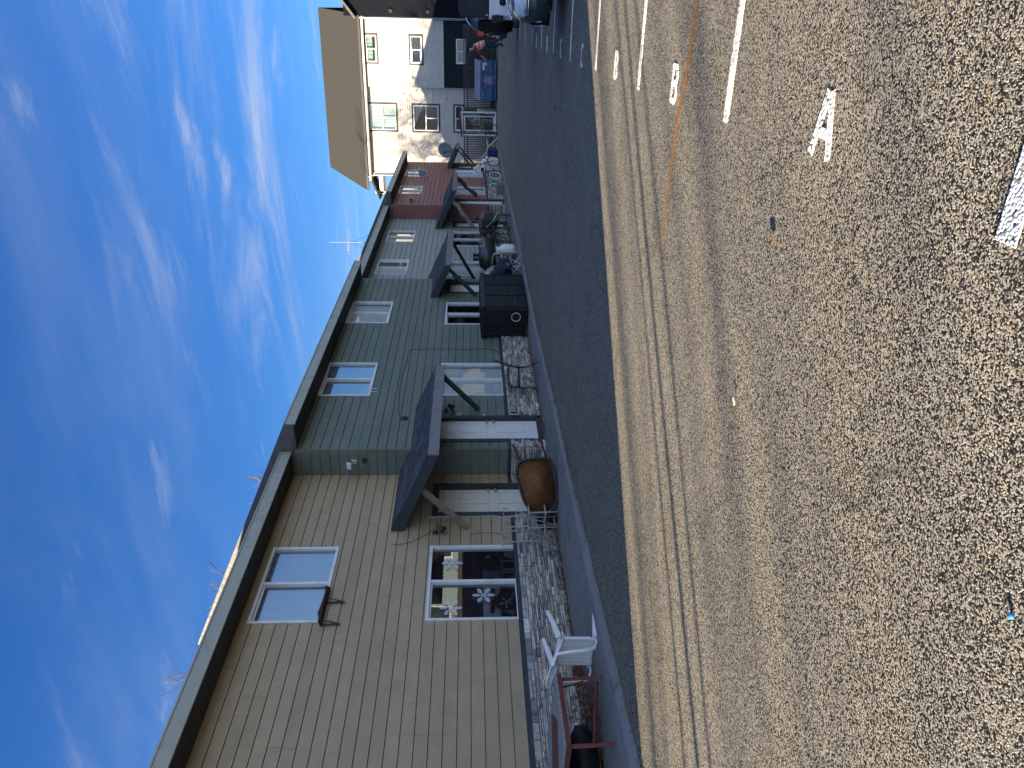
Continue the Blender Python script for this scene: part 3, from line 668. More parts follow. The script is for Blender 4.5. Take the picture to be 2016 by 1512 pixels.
b = MB(); b.m = wallX(XG + .04); b.box(14.46, 14.6, .03, .05, .55, .575); b.box(14.46, 14.6, .03, .05, .72, .745); b.box(14.46, 14.48, .03, .05, .575, .72); b.box(14.58, 14.6, .03, .05, .575, .72); b.mat = 1; b.box(14.48, 14.58, .02, .035, .575, .72); b.build('outlet_box', [M['alu'], M['black']], green)
b = MB(); b.m = wallX(XT); b.rbox(11.52, 11.6, .015, .03, 1.2, 1.215, r=.003); b.build('mail_hook', M['blackmetal'], tan)
def cable(name, parent, pts, r, m):
    # smooth polyline through the points
    P = [Vector(p) for p in pts]; out = []
    for i in range(len(P) - 1):
        p0, p1, p2, p3 = P[max(i - 1, 0)], P[i], P[i + 1], P[min(i + 2, len(P) - 1)]
        for k in range(6):
            t = k / 6; out.append(.5 * ((2 * p1) + (p2 - p0) * t + (2 * p0 - 5 * p1 + 4 * p2 - p3) * t * t + (3 * p1 - p0 - 3 * p2 + p3) * t ** 3))
    out.append(P[-1]); b = MB(); b.tube(out, r, 6); return b.build(name, M[m], parent)
gx = XG + .022; tx = XT + .022
cable('wall_cable', green, [(gx, 14.4, 2.9), (gx, 14.5, 3.1), (gx, 16.0, 3.2), (gx, 17.3, 3.15), (gx, 17.9, 3.12), (gx, 18.0, 2.95), (gx, 18.02, 2.3), (gx, 18.0, 1.6), (gx, 18.05, 1.2), (gx, 17.95, .95), (gx, 17.7, .82)], .0055, 'cable')
b = MB(); b.m = wallX(XG)
for k in range(3): b.torus((14.4, .02 + .012 * k, 2.98), 0.045 + .008 * k, .005, 16, 5)
b.rbox(14.36, 14.44, .012, .045, 2.93, 3.0, r=.006); b.build('cable_coil', M['cable'], green)
cable('wall_cable', tan, [(tx, 10.95, 2.98), (tx, 10.96, 2.75), (tx, 11.1, 2.5), (tx, 11.3, 2.3), (tx, 11.5, 2.2), (tx, 11.7, 2.22)], .004, 'cable')
cable('wall_cable', tan, [(tx, 11.76, 2.3), (tx, 11.7, 2.35), (tx, 11.74, 2.15), (tx, 11.74, 1.6), (tx, 11.74, 1.1), (tx, 11.6, .9), (tx + .05, 11.5, .86)], .008, 'palecable')
cable('wall_cable', tan, [(tx, 11.2, 1.6), (tx, 11.25, 1.2), (tx, 11.1, .95)], .0035, 'cable')

# snowflake stickers on the tan house's window
def snowflake(name, label, y, z, r):
    b = MB(); b.m = Matrix.Translation((XT - .014, y, z)) @ Matrix(((0, 0, 1, 0), (1, 0, 0, 0), (0, 1, 0, 0), (0, 0, 0, 1))); wd = r * .042
    def bar(p, q, w_):
        p, q = Vector(p), Vector(q); d = (q - p).normalized(); u = Vector((-d.y, d.x)) * w_ / 2
        b.prism([(*(p + u), 0), (*(q + u), 0), (*(q - u), 0), (*(p - u), 0)], (0, 0, .004))
    for k in range(6):
        a = math.pi / 3 * k + math.pi / 6; c_, s_ = math.cos(a), math.sin(a); P = lambda t, o=0: (t * c_ - o * s_, t * s_ + o * c_)
        bar(P(.08 * r), P(r), wd)
        for t, ln in ((.38, .32), (.58, .30), (.78, .22)):
            for sg in (1, -1): bar(P(t * r), P((t + ln * .62) * r, sg * ln * .66 * r), wd)
        b.prism([(P(r * 1.0)[0] + .55 * wd * math.cos(j), P(r * 1.0)[1] + .55 * wd * math.sin(j), 0) for j in [i * math.pi / 4 for i in range(8)]], (0, 0, .004))
        a2 = a + math.pi / 6; bar((.2 * r * math.cos(a), .2 * r * math.sin(a)), (.2 * r * math.cos(a + math.pi / 3), .2 * r * math.sin(a + math.pi / 3)), wd * .7)
    return tag(b.build(name, M['snow']), label, 'snowflake sticker', 'snowflake stickers on the window')
snowflake('snowflake_sticker', 'white snowflake sticker alone in the middle of the left pane', 9.66, 1.38, .18)
snowflake('snowflake_sticker', 'white snowflake sticker near the upper left of the left pane', 9.38, 1.90, .18)
snowflake('snowflake_sticker', 'white snowflake sticker on the right pane beside the front door', 10.46, 1.90, .18)

# small shelf under the tan house's upper window
t = thing('planter_shelf', 'dark stained wooden shelf on two brackets under the upper tan window', 'shelf', (XT + .02, 9.38, 3.86))
b = MB(); b.prism([(.03, -.42, -.02), (.03, .42, -.02), (.13, .36, .01), (.13, -.42, .01)], (0, 0, .03)); b.prism([(.118, -.42, .01), (.118, .36, .01), (.118, .05, .04), (.118, -.25, .07)], (.02, 0, 0)); b.prism([(.03, .41, -.02), (.13, .35, .01), (.13, .35, .04), (.03, .43, .10)], (0, .02, 0)); b.build('shelf_board', M['planter'], t)
for yy in (-.36, .12):
    b = MB(); b.box(.0, .02, yy - .015, yy + .015, -.28, 0); b.tube([(.01, yy, -.26), (.06, yy, -.15), (.10, yy, -.015)], .011, 6); b.build('bracket', M['darkmetal'], t)

# small pole brackets under other upper windows
def sill_rack(label, X, y, z):
    t = thing('sill_bracket', label, 'bracket', (X, y, z), 'pale brackets under upper windows')
    for k in (-.07, .07):
        b = MB(); b.tube([(.0, k, -.12), (.03, k, -.1), (.03, k, .05), (.06, k, .1)], .011, 6); b.build('arm', M['frame'], t)
    b = MB(); b.tube([(.06, -.2, .1), (.06, .16, .1)], .01, 6); b.build('rail', M['frame'], t)
sill_rack('pale bracket under the upper green window nearest the tan house', XG, 15.7, 3.80)
sill_rack('pale bracket under the upper gray window nearest the green house', XT, 25.9, 3.74)
sill_rack('pale bracket under the upper red window nearest the gray house', XG, 35.5, 3.74)
sill_rack('pale bracket below the air conditioner in the red wall', XG, 39.3, 3.74)
t = thing('air_conditioner', 'gray window air conditioner in the last upper red window', 'air conditioner', (XG, 39.5, 3.98))
b = MB(); b.rbox(.0, .3, -.28, .28, -.17, .17, r=.02); b.build('case', M['dish'], t)
b = MB()
for k in range(7): b.box(.3, .306, -.24, .24, -.13 + k * .04, -.112 + k * .04)
b.build('grille', M['darkmetal'], t)

# TV aerial on the gray roof
t = thing('tv_antenna', 'thin metal television aerial on the gray house roof', 'antenna', (-10.0, 34.2, 5.9))
b = MB(); b.tube([(0, 0, -.2), (0, 0, 2.0)], .011, 6); b.build('mast', M['palemetal'], t)
b = MB(); b.tube([(-.35, -.25, 1.15), (.35, .25, 1.15)], .01, 5)
for k in range(-3, 4): b.tube([(-.35 * k / 3 - .2, -.25 * k / 3 + .26, 1.15), (-.35 * k / 3 + .2, -.25 * k / 3 - .26, 1.15)], .007, 4)
b.build('elements', M['palemetal'], t)
b = MB()
for sx in (-1, 1): b.tube([(0, 0, 1.0), (.5 * sx, .3 * sx, -.3)], .006, 4)
b.build('guy_wire', M['darkmetal'], t)

# satellite dish on the last porch roof
t = thing('satellite_dish', 'gray satellite dish on an arm above the last porch roof', 'satellite dish', (-7.25, 42.3, 2.35))
b = MB(); b.tube([(0, 0, -.03), (0, 0, .2), (.0, -.12, .42)], .025, 8); b.build('mast', M['darkmetal'], t)
b = MB(); b.m = Matrix.Translation((0, -.16, .5)) @ Matrix.Rotation(RAD(66), 4, 'X') @ Matrix.Rotation(RAD(-12), 4, 'Y')
prof = [(.02, .0), (.15, .012), (.3, .045), (.42, .09), (.425, .085), (.3, .03), (.15, -.004), (.02, -.016)]
b.lathe(prof, 28); b.build('reflector', M['dish'], t)
k = MB(); k.m = b.m; k.tube([(0, -.4, .06), (0, -.12, .36)], .013, 6); k.rbox(-.05, .05, -.14, -.02, .32, .42, r=.015); k.build('receiver_arm', M['darkmetal'], t)

# ------------------------------------------------------------------ white building across the end of the lot
YB = 52.0
apt = thing('apartment_building', 'white sided three storey building across the end of the lot', 'building', (-6, YB, 0)); apt_m = []
def at_apt(mb, name, mat): 
    o = mb.build(name, mat); o.parent = apt; o.matrix_parent_inverse = Matrix.Translation((6, -YB, 0)); return o
wx = wallY(YB); wx2 = wallY(YB - .25)
XL, XM, XR = -10.6, -5.09, -1.32
wl = [(-7.78, -6.22, 6.30, 7.98), (-7.80, -6.24, 3.60, 5.20), (-7.78, -6.24, 2.04, 2.56)]
wr = [(-3.74, -2.22, 7.30, 7.96), (-3.76, -2.22, 4.55, 5.24), (-3.74, -2.32, 1.88, 2.44)]
b = MB(); b.m = wx; siding(b, XL, XM, 0.3, 8.4, .15, wl, .012, 5, .02); at_apt(b, 'wall', M['whites'])
b = MB(); b.m = wx2; siding(b, XM, XR, 3.2, 8.4, .15, wr[:2], .012, 5, .02); b.box(XM - .06, XM + .02, -.30, .012, 3.2, 8.4); at_apt(b, 'wall', M['whites'])
b = MB(); b.m = wx2
sx = XM                                                   # ribbed dark green metal on the ground floor
z = .1
while z < 3.14:
    zb = min(z + .075, 3.16)
    for (a, c) in ([(XM, XR)] if not (zb > wr[2][2] and z < wr[2][3]) else [(XM, wr[2][0]), (wr[2][1], XR)]):
        b.quad((a, .012, z), (c, .012, z), (c, .0, z + .04), (a, .0, z + .04)); b.quad((a, .0, z + .04), (c, .0, z + .04), (c, .012, zb), (a, .012, zb))
    z = zb
b.box(XM, XR, -.02, .03, 3.16, 3.21); b.box(XM - .05, XM, -.25, .02, .1, 3.2); at_apt(b, 'metal_cladding', M['darkgreenmetal'])
b = MB(); b.m = wx; b.box(XL, XR, -8, -7.8, 0, 8.3); b.box(XL, XL + .15, -7.8, -.01, 0, 8.3); b.box(XR - .15, XR - .005, -7.8, .2, 0, 8.3); b.box(XL + .15, XR - .15, -1.6, -1.55, 0, 8.3); at_apt(b, 'side_wall', M['whites'])
for i, wq in enumerate(wl): 
    o = window(None, wx, *wq, 'greenblind' if i == 0 else None, 't' if i < 2 else 'v', 'frame', .06, 1.0, 'trimdark', 'pane' if i == 0 else 'darkpane'); o.parent = apt; o.matrix_parent_inverse = Matrix.Translation((6, -YB, 0))
for i, wq in enumerate(wr): 
    o = window(None, wx2, *wq, 'greenblind' if i == 0 else None, 'v', 'frame', .06, .62, 'trimdark' if i < 2 else None, 'darkpane'); o.parent = apt; o.matrix_parent_inverse = Matrix.Translation((6, -YB, 0))
b = MB(); ez, rz, ey, ry = 8.32, 11.4, YB - .65, YB + 4.0
b.prism([(-11.35, ey, ez), (-11.1, ry, rz), (-11.1, ry + 4.6, ez), (-11.1, ry + 4.6, ez - .2), (-11.1, ry, rz - .2), (-11.35, ey, ez - .2)], (0, 0, 0)) if False else None
b.loft([[(-11.5, ey, ez), (-10.95, ry, rz), (-10.95, ry + 4.6, ez), (-10.95, ry + 4.6, ez - .16), (-10.95, ry, rz - .16), (-11.5, ey, ez - .16)], [(-1.1, ey, ez), (-.85, ry, rz), (-.85, ry + 4.6, ez), (-.85, ry + 4.6, ez - .16), (-.85, ry, rz - .16), (-1.1, ey, ez - .16)]])
rf = at_apt(b, 'roof', M['roofbrown'])
b = MB(); b.tube([(-10.0, YB + .6, 9.0), (-10.0, YB + .55, 9.45)], .06, 10); b.tube([(-10.0, YB + .55, 9.42), (-10.0, YB + .48, 9.5)], .09, 10); o = b.build('vent_pipe', M['frame']); o.parent = rf; o.matrix_parent_inverse = rf.matrix_world.inverted() @ Matrix.Translation((6, -YB, 0))
b = MB(); b.box(-11.45, -1.15, ey - .12, ey, ez - .14, ez - .01); at_apt(b, 'gutter', M['trimdark'])
b = MB(); b.box(XL - .3, XR + .2, YB - .62, YB + .02, ez - .3, ez - .22); b.box(XL - .3, XR + .2, YB - .62, YB - .58, ez - .22, ez - .165); at_apt(b, 'soffit', M['whites'])
b = MB()
for px_, y_ in ((XR + .06, YB - .32), (XL - .02, YB - .06)):
    b.tube([(px_, ey - .06, ez - .14), (px_, y_, ez - .5), (px_, y_, .2)], .045, 8)
at_apt(b, 'downspout', M['frame'])
for (x, z) in ((-5.65, 5.75), (-5.7, 3.1)):
    b = MB(); b.m = wx; b.rbox(x - .09, x + .09, 0, .03, z - .1, z + .1, r=.01); b.prism([(x - .07, .03, z + .06), (x + .07, .03, z + .06), (x + .07, .12, z - .03), (x - .07, .12, z - .03)], (0, 0, -.02)); at_apt(b, 'vent_hood', M['whites'])
for x in (-5.75, -9.3):
    b = MB(); b.m = wx; b.tube([(x, 0, 8.0), (x, .15, 8.02), (x, .18, 7.95)], .03, 8); at_apt(b, 'eave_lamp', M['frame'])
# balcony wing at its left end
b = MB(); yb = YB + 1.2
b.box(-12.1, -11.95, yb - .1, yb + .05, 5.4, 8.0); b.box(-11.9, -10.62, yb - .02, yb, 5.2, 6.25); b.box(-12.15, -10.62, yb - .1, yb + 1.4, 7.45, 7.7); at_apt(b, 'balcony', M['whites'])
b = MB(); b.prism([(-12.35, yb - .4, 7.65), (-10.6, yb - .4, 8.35), (-10.6, yb - .4, 8.45), (-12.35, yb - .4, 7.75)], (0, 2.2, 0)); b.tube([(-12.38, yb - .45, 7.68), (-12.38, yb + 1.6, 7.68)], .06, 8); at_apt(b, 'balcony_roof', M['roofbrown'])

# dark ribbed metal building on the right
t = thing('metal_building', 'dark charcoal ribbed metal building at the right of the white one', 'building', (1.5, YB + .6, 0))
b = MB(); b.m = Matrix.Translation((-1.5, -YB - .6, 0)) @ wallY(YB - .7); z = 0.
while z < 9.0:
    x1 = -1.18 ; 
    b.quad((x1, .012, z), (7, .012, z), (7, 0, z + .05), (x1, 0, z + .05)); b.quad((x1, 0, z + .05), (7, 0, z + .05), (7, .012, z + .1), (x1, .012, z + .1)); z += .1
b.box(x1, x1 + .05, -5, -.003, 0, 9.0); b.build('wall', M['charcoal'], t)
b = MB(); b.m = Matrix.Translation((-1.5, -YB - .6, 0)); b.prism([(-1.25, YB - 1.0, 8.35), (-.3, YB - 1.0, 9.1), (7, YB - 1.0, 9.5), (7, YB - 1.0, 9.62), (-.34, YB - 1.0, 9.22), (-1.35, YB - 1.0, 8.45)], (0, 6, 0)); b.build('roof', M['fascia2'], t)
b = MB(); b.m = Matrix.Translation((-1.5, -YB - .6, 0))
for z in (4.0, 6.2): b.rbox(-.95, -.75, YB - .8, YB - .69, z, z + .22, r=.02)
b.build('wall_lamp', M['blackmetal'], t)

# paling fence in front of it
YF = 50.0
def fence(label, x0, x1):
    t = thing('paling_fence', label, 'fence', ((x0 + x1) / 2, YF, 0), 'dark paling fences along the end of the lot'); o = Matrix.Translation((-(x0 + x1) / 2, -YF, 0))
    b = MB(); b.m = o; x = x0
    while x < x1: b.box(x, x + .045, YF - .025, YF, .06, 1.95); x += .105
    b.build('palings', M['trimdark'], t)
    b = MB(); b.m = o
    for z in (.25, 1.7, 1.92): b.box(x0, x1, YF + .002, YF + .045, z, z + .06)
    b.build('rails', M['trimdark'], t)
    x = x0
    while x < x1 + .1:
        b = MB(); b.m = o; b.box(x - .04, x + .04, YF + .047, YF + .12, 0, 2.0); b.build('post', M['trimdark'], t); x += (x1 - x0) / max(1, round((x1 - x0) / 2.2))
fence('dark paling fence between the red house and the glazed porch', -10.4, -7.62)
fence('dark paling fence between the glazed porch and the big blue dumpster', -6.1, -1.5)
# glazed entrance porch
t = thing('glazed_porch', 'white framed glazed porch with a dark red roof edge', 'porch', (-6.8, 49.2, 0)); o = Matrix.Translation((6.8, -49.2, 0))
xa, xb, yf, yk = -7.52, -6.13, 48.6, 50.6
b = MB(); b.m = o; q = .09
b.box(xa, xa + q, yf, yf + q, .1, 2.0); b.box(xb - q, xb, yf, yf + q, .1, 2.12); b.box(xa, xb, yf, yf + q, .02, .1); b.prism([(xa, yf, 2.0), (xb, yf, 2.12), (xb, yf, 2.22), (xa, yf, 2.1)], (0, q, 0))
b.box(xa, xa + q, yk - q, yk, .1, 2.0); b.box(xb - q, xb, yk - q, yk, .1, 2.12); b.box(xb - .05, xb, yf + q, yk - q, .02, 1.15); b.box(xa, xa + .05, yf + q, yk - q, .02, 1.15)
for k in range(9): b.box(xb, xb + .012, yf + q + .02, yk - q - .02, .08 + k * .12, .15 + k * .12)
fr = b.build('porch_frame', M['frame'], t)
b = MB(); b.m = o; da, db = xa + .33, xb - .3
b.box(da - .05, da, yf + .01, yf + .07, .1, 2.0); b.box(db, db + .05, yf + .01, yf + .07, .1, 2.02); b.box(da, db, yf + .012, yf + .068, 1.88, 1.96); b.box(da, db, yf + .012, yf + .068, .1, .2); d_ = b.build('door', M['frame'], t)
b = MB(); b.m = o; b.box(da, db, yf + .035, yf + .04, .2, 1.88); b.build('pane', M['pane'], d_)
b = MB(); b.m = o; b.cyl((db - .06, yf, 1.05), (db - .06, yf - .05, 1.05), .03, 8); b.cyl((db - .06, yf, 1.3), (db - .06, yf - .05, 1.3), .025, 8); b.build('door_knob', M['alu'], d_)
for (a, c) in ((xa + q, da - .05), (db + .05, xb - q)):
    b = MB(); b.m = o; b.box(a, c, yf + .035, yf + .04, .1, 2.0); b.build('pane', M['pane'], t)
b = MB(); b.m = o; b.prism([(xa - .08, yf - .15, 2.04), (xb + .08, yf - .15, 2.20), (xb + .08, yf - .15, 2.28), (xa - .08, yf - .15, 2.12)], (0, 2.3, 0)); b.build('roof', M['boothred'], t)
b = MB(); b.m = o; b.box(xa + q, xb - q, yk - .05, yk - .01, .02, 2.0)
for k in range(4): b.box(xa + .15, xb - .15, yk - .5 - k * .25, yk - .25 - k * .25, .02 + 0, .75 - k * .18)
b.build('inner_wall', M['brick'], t)
#PART3
# ------------------------------------------------------------------ things in front of the houses
def on(t):   # matrix that turns world coordinates into the thing's own
    return Matrix.Translation(-Vector(t.location))

# low red table at the near end: gray boards with a red diamond, red legs
t = thing('low_table', 'low weathered gray table with red diamond top and red legs by the white chair', 'table', (-7.75, 5.95, .05))
b = MB(); a1, a2, a3, a4 = Vector((-6.95, 6.40, .6)), Vector((-6.92, 5.43, .6)), Vector((-8.36, 5.60, .6)), Vector((-8.38, 6.72, .6)); b.m = on(t)
n = 9
for k in range(n):
    p, q = a1.lerp(a2, (k + .04) / n), a1.lerp(a2, (k + .96) / n); r, u = a4.lerp(a3, (k + .96) / n), a4.lerp(a3, (k + .04) / n)
    b.prism([tuple(p), tuple(q), tuple(r), tuple(u)], (0, 0, .025))
b.build('tabletop', M['graywood'], t)
b = MB(); b.m = on(t); c = (a1 + a3) / 2
b.prism([tuple(c + Vector(d)) for d in ((.04, .44, .026), (.48, -.02, .026), (.0, -.44, .026), (-.46, .02, .026))], (0, 0, .004)); b.build('diamond_inlay', M['redpaint'], t)
b = MB(); b.m = on(t)
for p, q in ((a1, a2), (a2, a3), (a3, a4), (a4, a1)):
    d = (q - p).normalized(); u = Vector((d.y, -d.x, 0)) * .03
    b.prism([tuple(p + Vector((0, 0, -.05))), tuple(q + Vector((0, 0, -.05))), tuple(q + u * -1 + Vector((0, 0, -.05))), tuple(p + u * -1 + Vector((0, 0, -.05)))], (0, 0, .048))
b.build('table_apron', M['redpaint'], t)
for p in (a1, a2, a3, a4):
    b = MB(); b.m = on(t); q = p + (c - p) * .06; b.tube([(q.x, q.y, .56), (q.x + (c.x - q.x) * -.03, q.y, .06)], .028, 4); b.build('leg', M['redpaint'], t)
b = MB(); b.m = on(t)
b.tube([(a1.x - .06, a1.y - .06, .14), (a2.x - .04, a2.y + .06, .30)], .018, 4); b.tube([(a4.x + .06, a4.y - .06, .14), (a3.x + .06, a3.y + .06, .14)], .018, 4); b.tube([(a1.x - .05, a1.y - .05, .3), (a1.x - .15, a1.y - .02, .46), (a1.x - .2, a1.y + .0, .55)], .012, 6); b.build('stretcher', M['redpaint'], t)
# black sack under it
t = thing('rubbish_sack', 'black plastic sack slumped under the low red table', 'sack', (-7.95, 5.95, .06))
b = MB(); b.m = on(t); rnd = random.Random(5); rings = []
for j in range(9):
    ph = math.pi * (j + .05) / 8.1; rings.append([(-7.9 + .26 * math.sin(ph) * math.cos(a) * rnd.uniform(.85, 1.12), 5.95 + .52 * math.sin(ph) * math.sin(a) * rnd.uniform(.88, 1.1), .27 - .21 * math.cos(ph) + rnd.uniform(-.012, .012)) for a in [2 * math.pi * i / 18 for i in range(18)]])
b.smooth = True; b.loft(rings); b.build('sack', M['black'], t)
# white garden chair tipped forward onto the table
def plastic_chair(name, label, mat, loc):
    t = thing(name, label, 'chair', loc)
    b = MB(); 
    for k in range(6):
        x = -.2 + k * .066; b.rbox(x, x + .052, -.20, .17, .405, .42, r=.004)
    b.rbox(-.235, .235, -.25, -.195, .39, .425, r=.014); b.rbox(-.22, .22, .165, .215, .40, .425, r=.01); b.rbox(-.24, -.2, -.2, .17, .385, .425, r=.01); b.rbox(.2, .24, -.2, .17, .385, .425, r=.01)
    b.build('seat', M[mat], t)
    b = MB(); nb = 10; W = .235
    def bp(u, h):   # point on the curved back shell: u -1..1, h 0..1
        wv = W * (1 - .18 * max(0, h - .6) / .4); return Vector((wv * u, .20 + .16 * h - .05 * u * u * (1 - .2 * h), .42 + .42 * h - .05 * u * u * h))
    for (ha, hb) in ((.82, 1.0), (.0, .10)):
        b.smooth = True; 
        for o_ in (0,): b.loft([[tuple(bp(-1 + 2 * i / nb, h) + Vector((0, d, 0))) for i in range(nb + 1)] for h, d in ((ha, 0), (hb, 0), (hb, .018), (ha, .018), (ha, 0))], cap=False, closed=False)
    for i in range(7):
        u = -.72 + i * .24; b.tube([bp(u, .08), bp(u, .45), bp(u, .86)], .016, 5, .5)
    for sg in (-1, 1): b.tube([bp(sg * .97, -.05), bp(sg, .3), bp(sg, .7), bp(sg * .93, .96)], .022, 7)
    b.build('backrest', M[mat], t)
    for sg in (-1, 1):
        b = MB(); x = .25 * sg
        b.tube([(x * .98, .25, .66), (x * 1.06, .12, .65), (x * 1.1, -.08, .635), (x * 1.08, -.2, .60), (x * 1.02, -.245, .5), (x * .98, -.24, .41)], [.02, .026, .03, .028, .024, .024], 8, .7); b.build('armrest', M[mat], t)
        for yy, f in ((-.24, -.05), (.21, .09)):
            b = MB(); b.loft([[(x * k + dx * wd + (.0 if k == 1 else .03 * sg), yy + f * s_ + dy * wd, z) for dx, dy in ((-1, -1), (1, -1), (1, 1), (-1, 1))] for z, k, wd, s_ in ((.41, .94, .032, 0), (.2, .98, .026, .5), (.0, 1.0, .02, 1.0))])
            b.build('leg', M[mat], t, bevel=.006)
    return t
ch = plastic_chair('plastic_chair', 'white plastic garden chair tipped forward against the low red table', 'whiteplastic', (-7.12, 7.36, .345)); ch.rotation_euler = (RAD(91), RAD(3), RAD(-4))

# stacked pale metal frames leaning by the tan door
t = thing('metal_frame_stack', 'pale metal tube frames standing stacked between the snowflake window and the door', 'metal frames', (-8.3, 11.1, .09))
for k, (y0_, x_) in enumerate(((10.62, -8.36), (10.70, -8.10))):
    b = MB(); b.m = on(t); lean = -.05
    for yy in (y0_, y0_ + .30):
        b.tube([(x_ + .05, yy, .10), (x_ + .05 + lean, yy, 1.06 - k * .04)], .0135, 8)
        b.tube([(x_ + .33, yy - .02, .10), (x_ + .30, yy, .62)], .0135, 8)
    for zz in (.14, .45, .78, 1.04 - k * .04): b.tube([(x_ + .045 + lean * zz, y0_ - .08 + .02 * k, zz), (x_ + .045 + lean * zz, y0_ + .42, zz + .01)], .012, 8)
    for zz in (.32, .6): b.tube([(x_ + .32, y0_ - .08, zz), (x_ + .30, y0_ + .36, zz)], .013, 8); b.tube([(x_ + .04, y0_, zz), (x_ + .32, y0_ - .01, zz)], .012, 8)
    b.tube([(x_ + .05, y0_, .16), (x_ + .03, y0_ + .3, .76)], .009, 6)
    b.build('tube_frame', M['palemetal'], t)
b = MB(); b.m = on(t); b.tube([(-8.45, 11.45, .45), (-8.35, 11.6, .82), (-8.38, 11.62, .95), (-8.33, 11.56, 1.0), (-8.28, 11.52, .94)], .012, 6); b.tube([(-8.35, 11.5, .55), (-8.1, 11.6, .5)], .02, 6); b.tube([(-8.2, 11.42, .35), (-8.0, 11.3, .62)], .013, 6); b.build('loose_hook', M['alu'], t)

# wheelbarrow on its side, tray opening towards the lot
t = thing('wheelbarrow', 'rusty wheelbarrow lying on its side with its brown tray facing out', 'wheelbarrow', (-7.5, 11.1, .08))
O = Vector((-7.5, 11.1, .42)); ea = Vector((.82, .57, 0)).normalized(); ebv = Vector((0, 0, 1)); ec = Vector((.57, -.82, .0)).normalized()
BF = Matrix((( ea.x, ebv.x, ec.x, O.x), (ea.y, ebv.y, ec.y, O.y), (ea.z, ebv.z, ec.z, O.z), (0, 0, 0, 1)))
rim = [(0.168, .374), (.316, .352), (.400, .293), (.446, .09), (.446, -.14), (.395, -.225), (.12, -.293), (-.098, -.325), (-.314, -.298), (-.438, -.215), (-.502, -.066), (-.466, .091), (-.336, .221), (-.093, .306)]
rimS = []
for i in range(len(rim)):       # round the outline
    p0, p1, p2, p3 = [Vector(rim[(i + k) % len(rim)]) for k in (-1, 0, 1, 2)]
    for k in range(3):
        q = k / 3; rimS.append(.5 * ((2 * p1) + (p2 - p0) * q + (2 * p0 - 5 * p1 + 4 * p2 - p3) * q * q + (3 * p1 - p0 - 3 * p2 + p3) * q ** 3))
b = MB(); b.m = on(t) @ BF; b.smooth = True; cx = Vector((-.02, .02))
def ring(f, d, sh=0): return [(cx.x + sh + (p.x - cx.x) * f, cx.y + (p.y - cx.y) * f, d) for p in rimS]
b.loft([ring(1.0, 0), ring(.93, -.03), ring(.80, -.15, .03), ring(.70, -.225, .04), ring(.5, -.24, .04), ring(.2, -.242, .04)], cap=True)
b.build('tray', M['rust'], t)
b = MB(); b.m = on(t) @ BF; b.smooth = True; b.loft([ring(1.005, -.004), ring(.96, -.05), ring(.83, -.17, .03), ring(.72, -.25, .04), ring(.3, -.255, .04)])
b.tube([tuple(p) for p in [(*q, 0.0) for q in rimS + rimS[:1]]], .024, 8, cap=False); b.build('tray_shell', M['blackmetal'], t)
for sg, hp in ((1, [(.70, .44, .03), (.40, .29, -.06), (.1, .12, -.26), (-.55, -.02, -.30)]), (-1, [(.86, -.03, .0), (.46, -.15, -.08), (.1, -.16, -.27), (-.6, -.12, -.30)])):
    b = MB(); b.m = on(t) @ BF; b.tube(hp, .017, 8); b.build('handle', M['blackmetal'], t)
b = MB(); b.m = on(t) @ BF @ Matrix.Translation((-.60, -.15, -.26)) @ Matrix.Rotation(RAD(80), 4, 'X'); b.torus((0, 0, 0), .15, .042, 24, 10); w_ = b.build('wheel', M['tyre'], t)
k = MB(); k.m = b.m; k.cyl((0, -.02, 0), (0, .02, 0), .11, 16); k.build('hub', M['darkmetal'], w_)
b = MB(); b.m = on(t) @ BF; b.tube([(-.45, -.22, -.1), (-.56, -.33, -.05), (-.72, -.24, -.1), (-.66, -.08, -.2)], .014, 6); b.tube([(.12, -.2, -.25), (.1, -.3, -.38), (.22, -.24, -.5), (.2, .1, -.5), (.12, .15, -.26)], .014, 6); b.build('leg_brace', M['blackmetal'], t)

# wrought iron chair beside the big green window
t = thing('iron_chair', 'black wrought iron garden chair below the green house window', 'chair', (-7.65, 15.5, .09)); IC = on(t)
CX, CY, SZ = -7.62, 15.55, .5
b = MB(); b.m = IC @ Matrix.Translation((CX, CY, 0)) @ Matrix.Rotation(RAD(-62), 4, 'Z')       # local: front = -y, width = x
I = b.m
for k in range(9): x = -.2 + k * .05; b.box(x, x + .03, -.22, .22, SZ - .008, SZ)
b.tube([(-.23, -.23, SZ), (.23, -.23, SZ), (.23, .23, SZ), (-.23, .23, SZ), (-.23, -.23, SZ)], .014, 6); b.build('seat', M['blackmetal'], t)
b = MB(); b.m = I
for sg in (-1, 1): b.tube([(.22 * sg, .22, SZ), (.225 * sg, .27, SZ + .25), (.2 * sg, .36, 1.0), (.15 * sg, .38, 1.04)], .012, 6)
b.tube([(-.15, .38, 1.04), (0, .39, 1.05), (.15, .38, 1.04)], .012, 6)
for k in range(5): z = .66 + k * .08; b.box(-.2, .2, .285 + k * .02, .292 + k * .02, z, z + .045)
b.build('backrest', M['blackmetal'], t)
for sg in (-1, 1):
    b = MB(); b.m = I; b.tube([(.22 * sg, .25, .72), (.26 * sg, .05, .74), (.27 * sg, -.16, .72), (.26 * sg, -.25, .66), (.25 * sg, -.2, .62), (.25 * sg, -.23, .5)], .012, 6); b.build('armrest', M['blackmetal'], t)
    b = MB(); b.m = I; b.tube([(.22 * sg, -.22, SZ), (.24 * sg, -.25, .35), (.22 * sg, -.22, .2), (.26 * sg, -.3, .08)], .012, 6); b.build('leg', M['blackmetal'], t)
    b = MB(); b.m = I; b.tube([(.22 * sg, .22, SZ), (.23 * sg, .24, .3), (.24 * sg, .34, .08)], .012, 6); b.build('leg', M['blackmetal'], t)

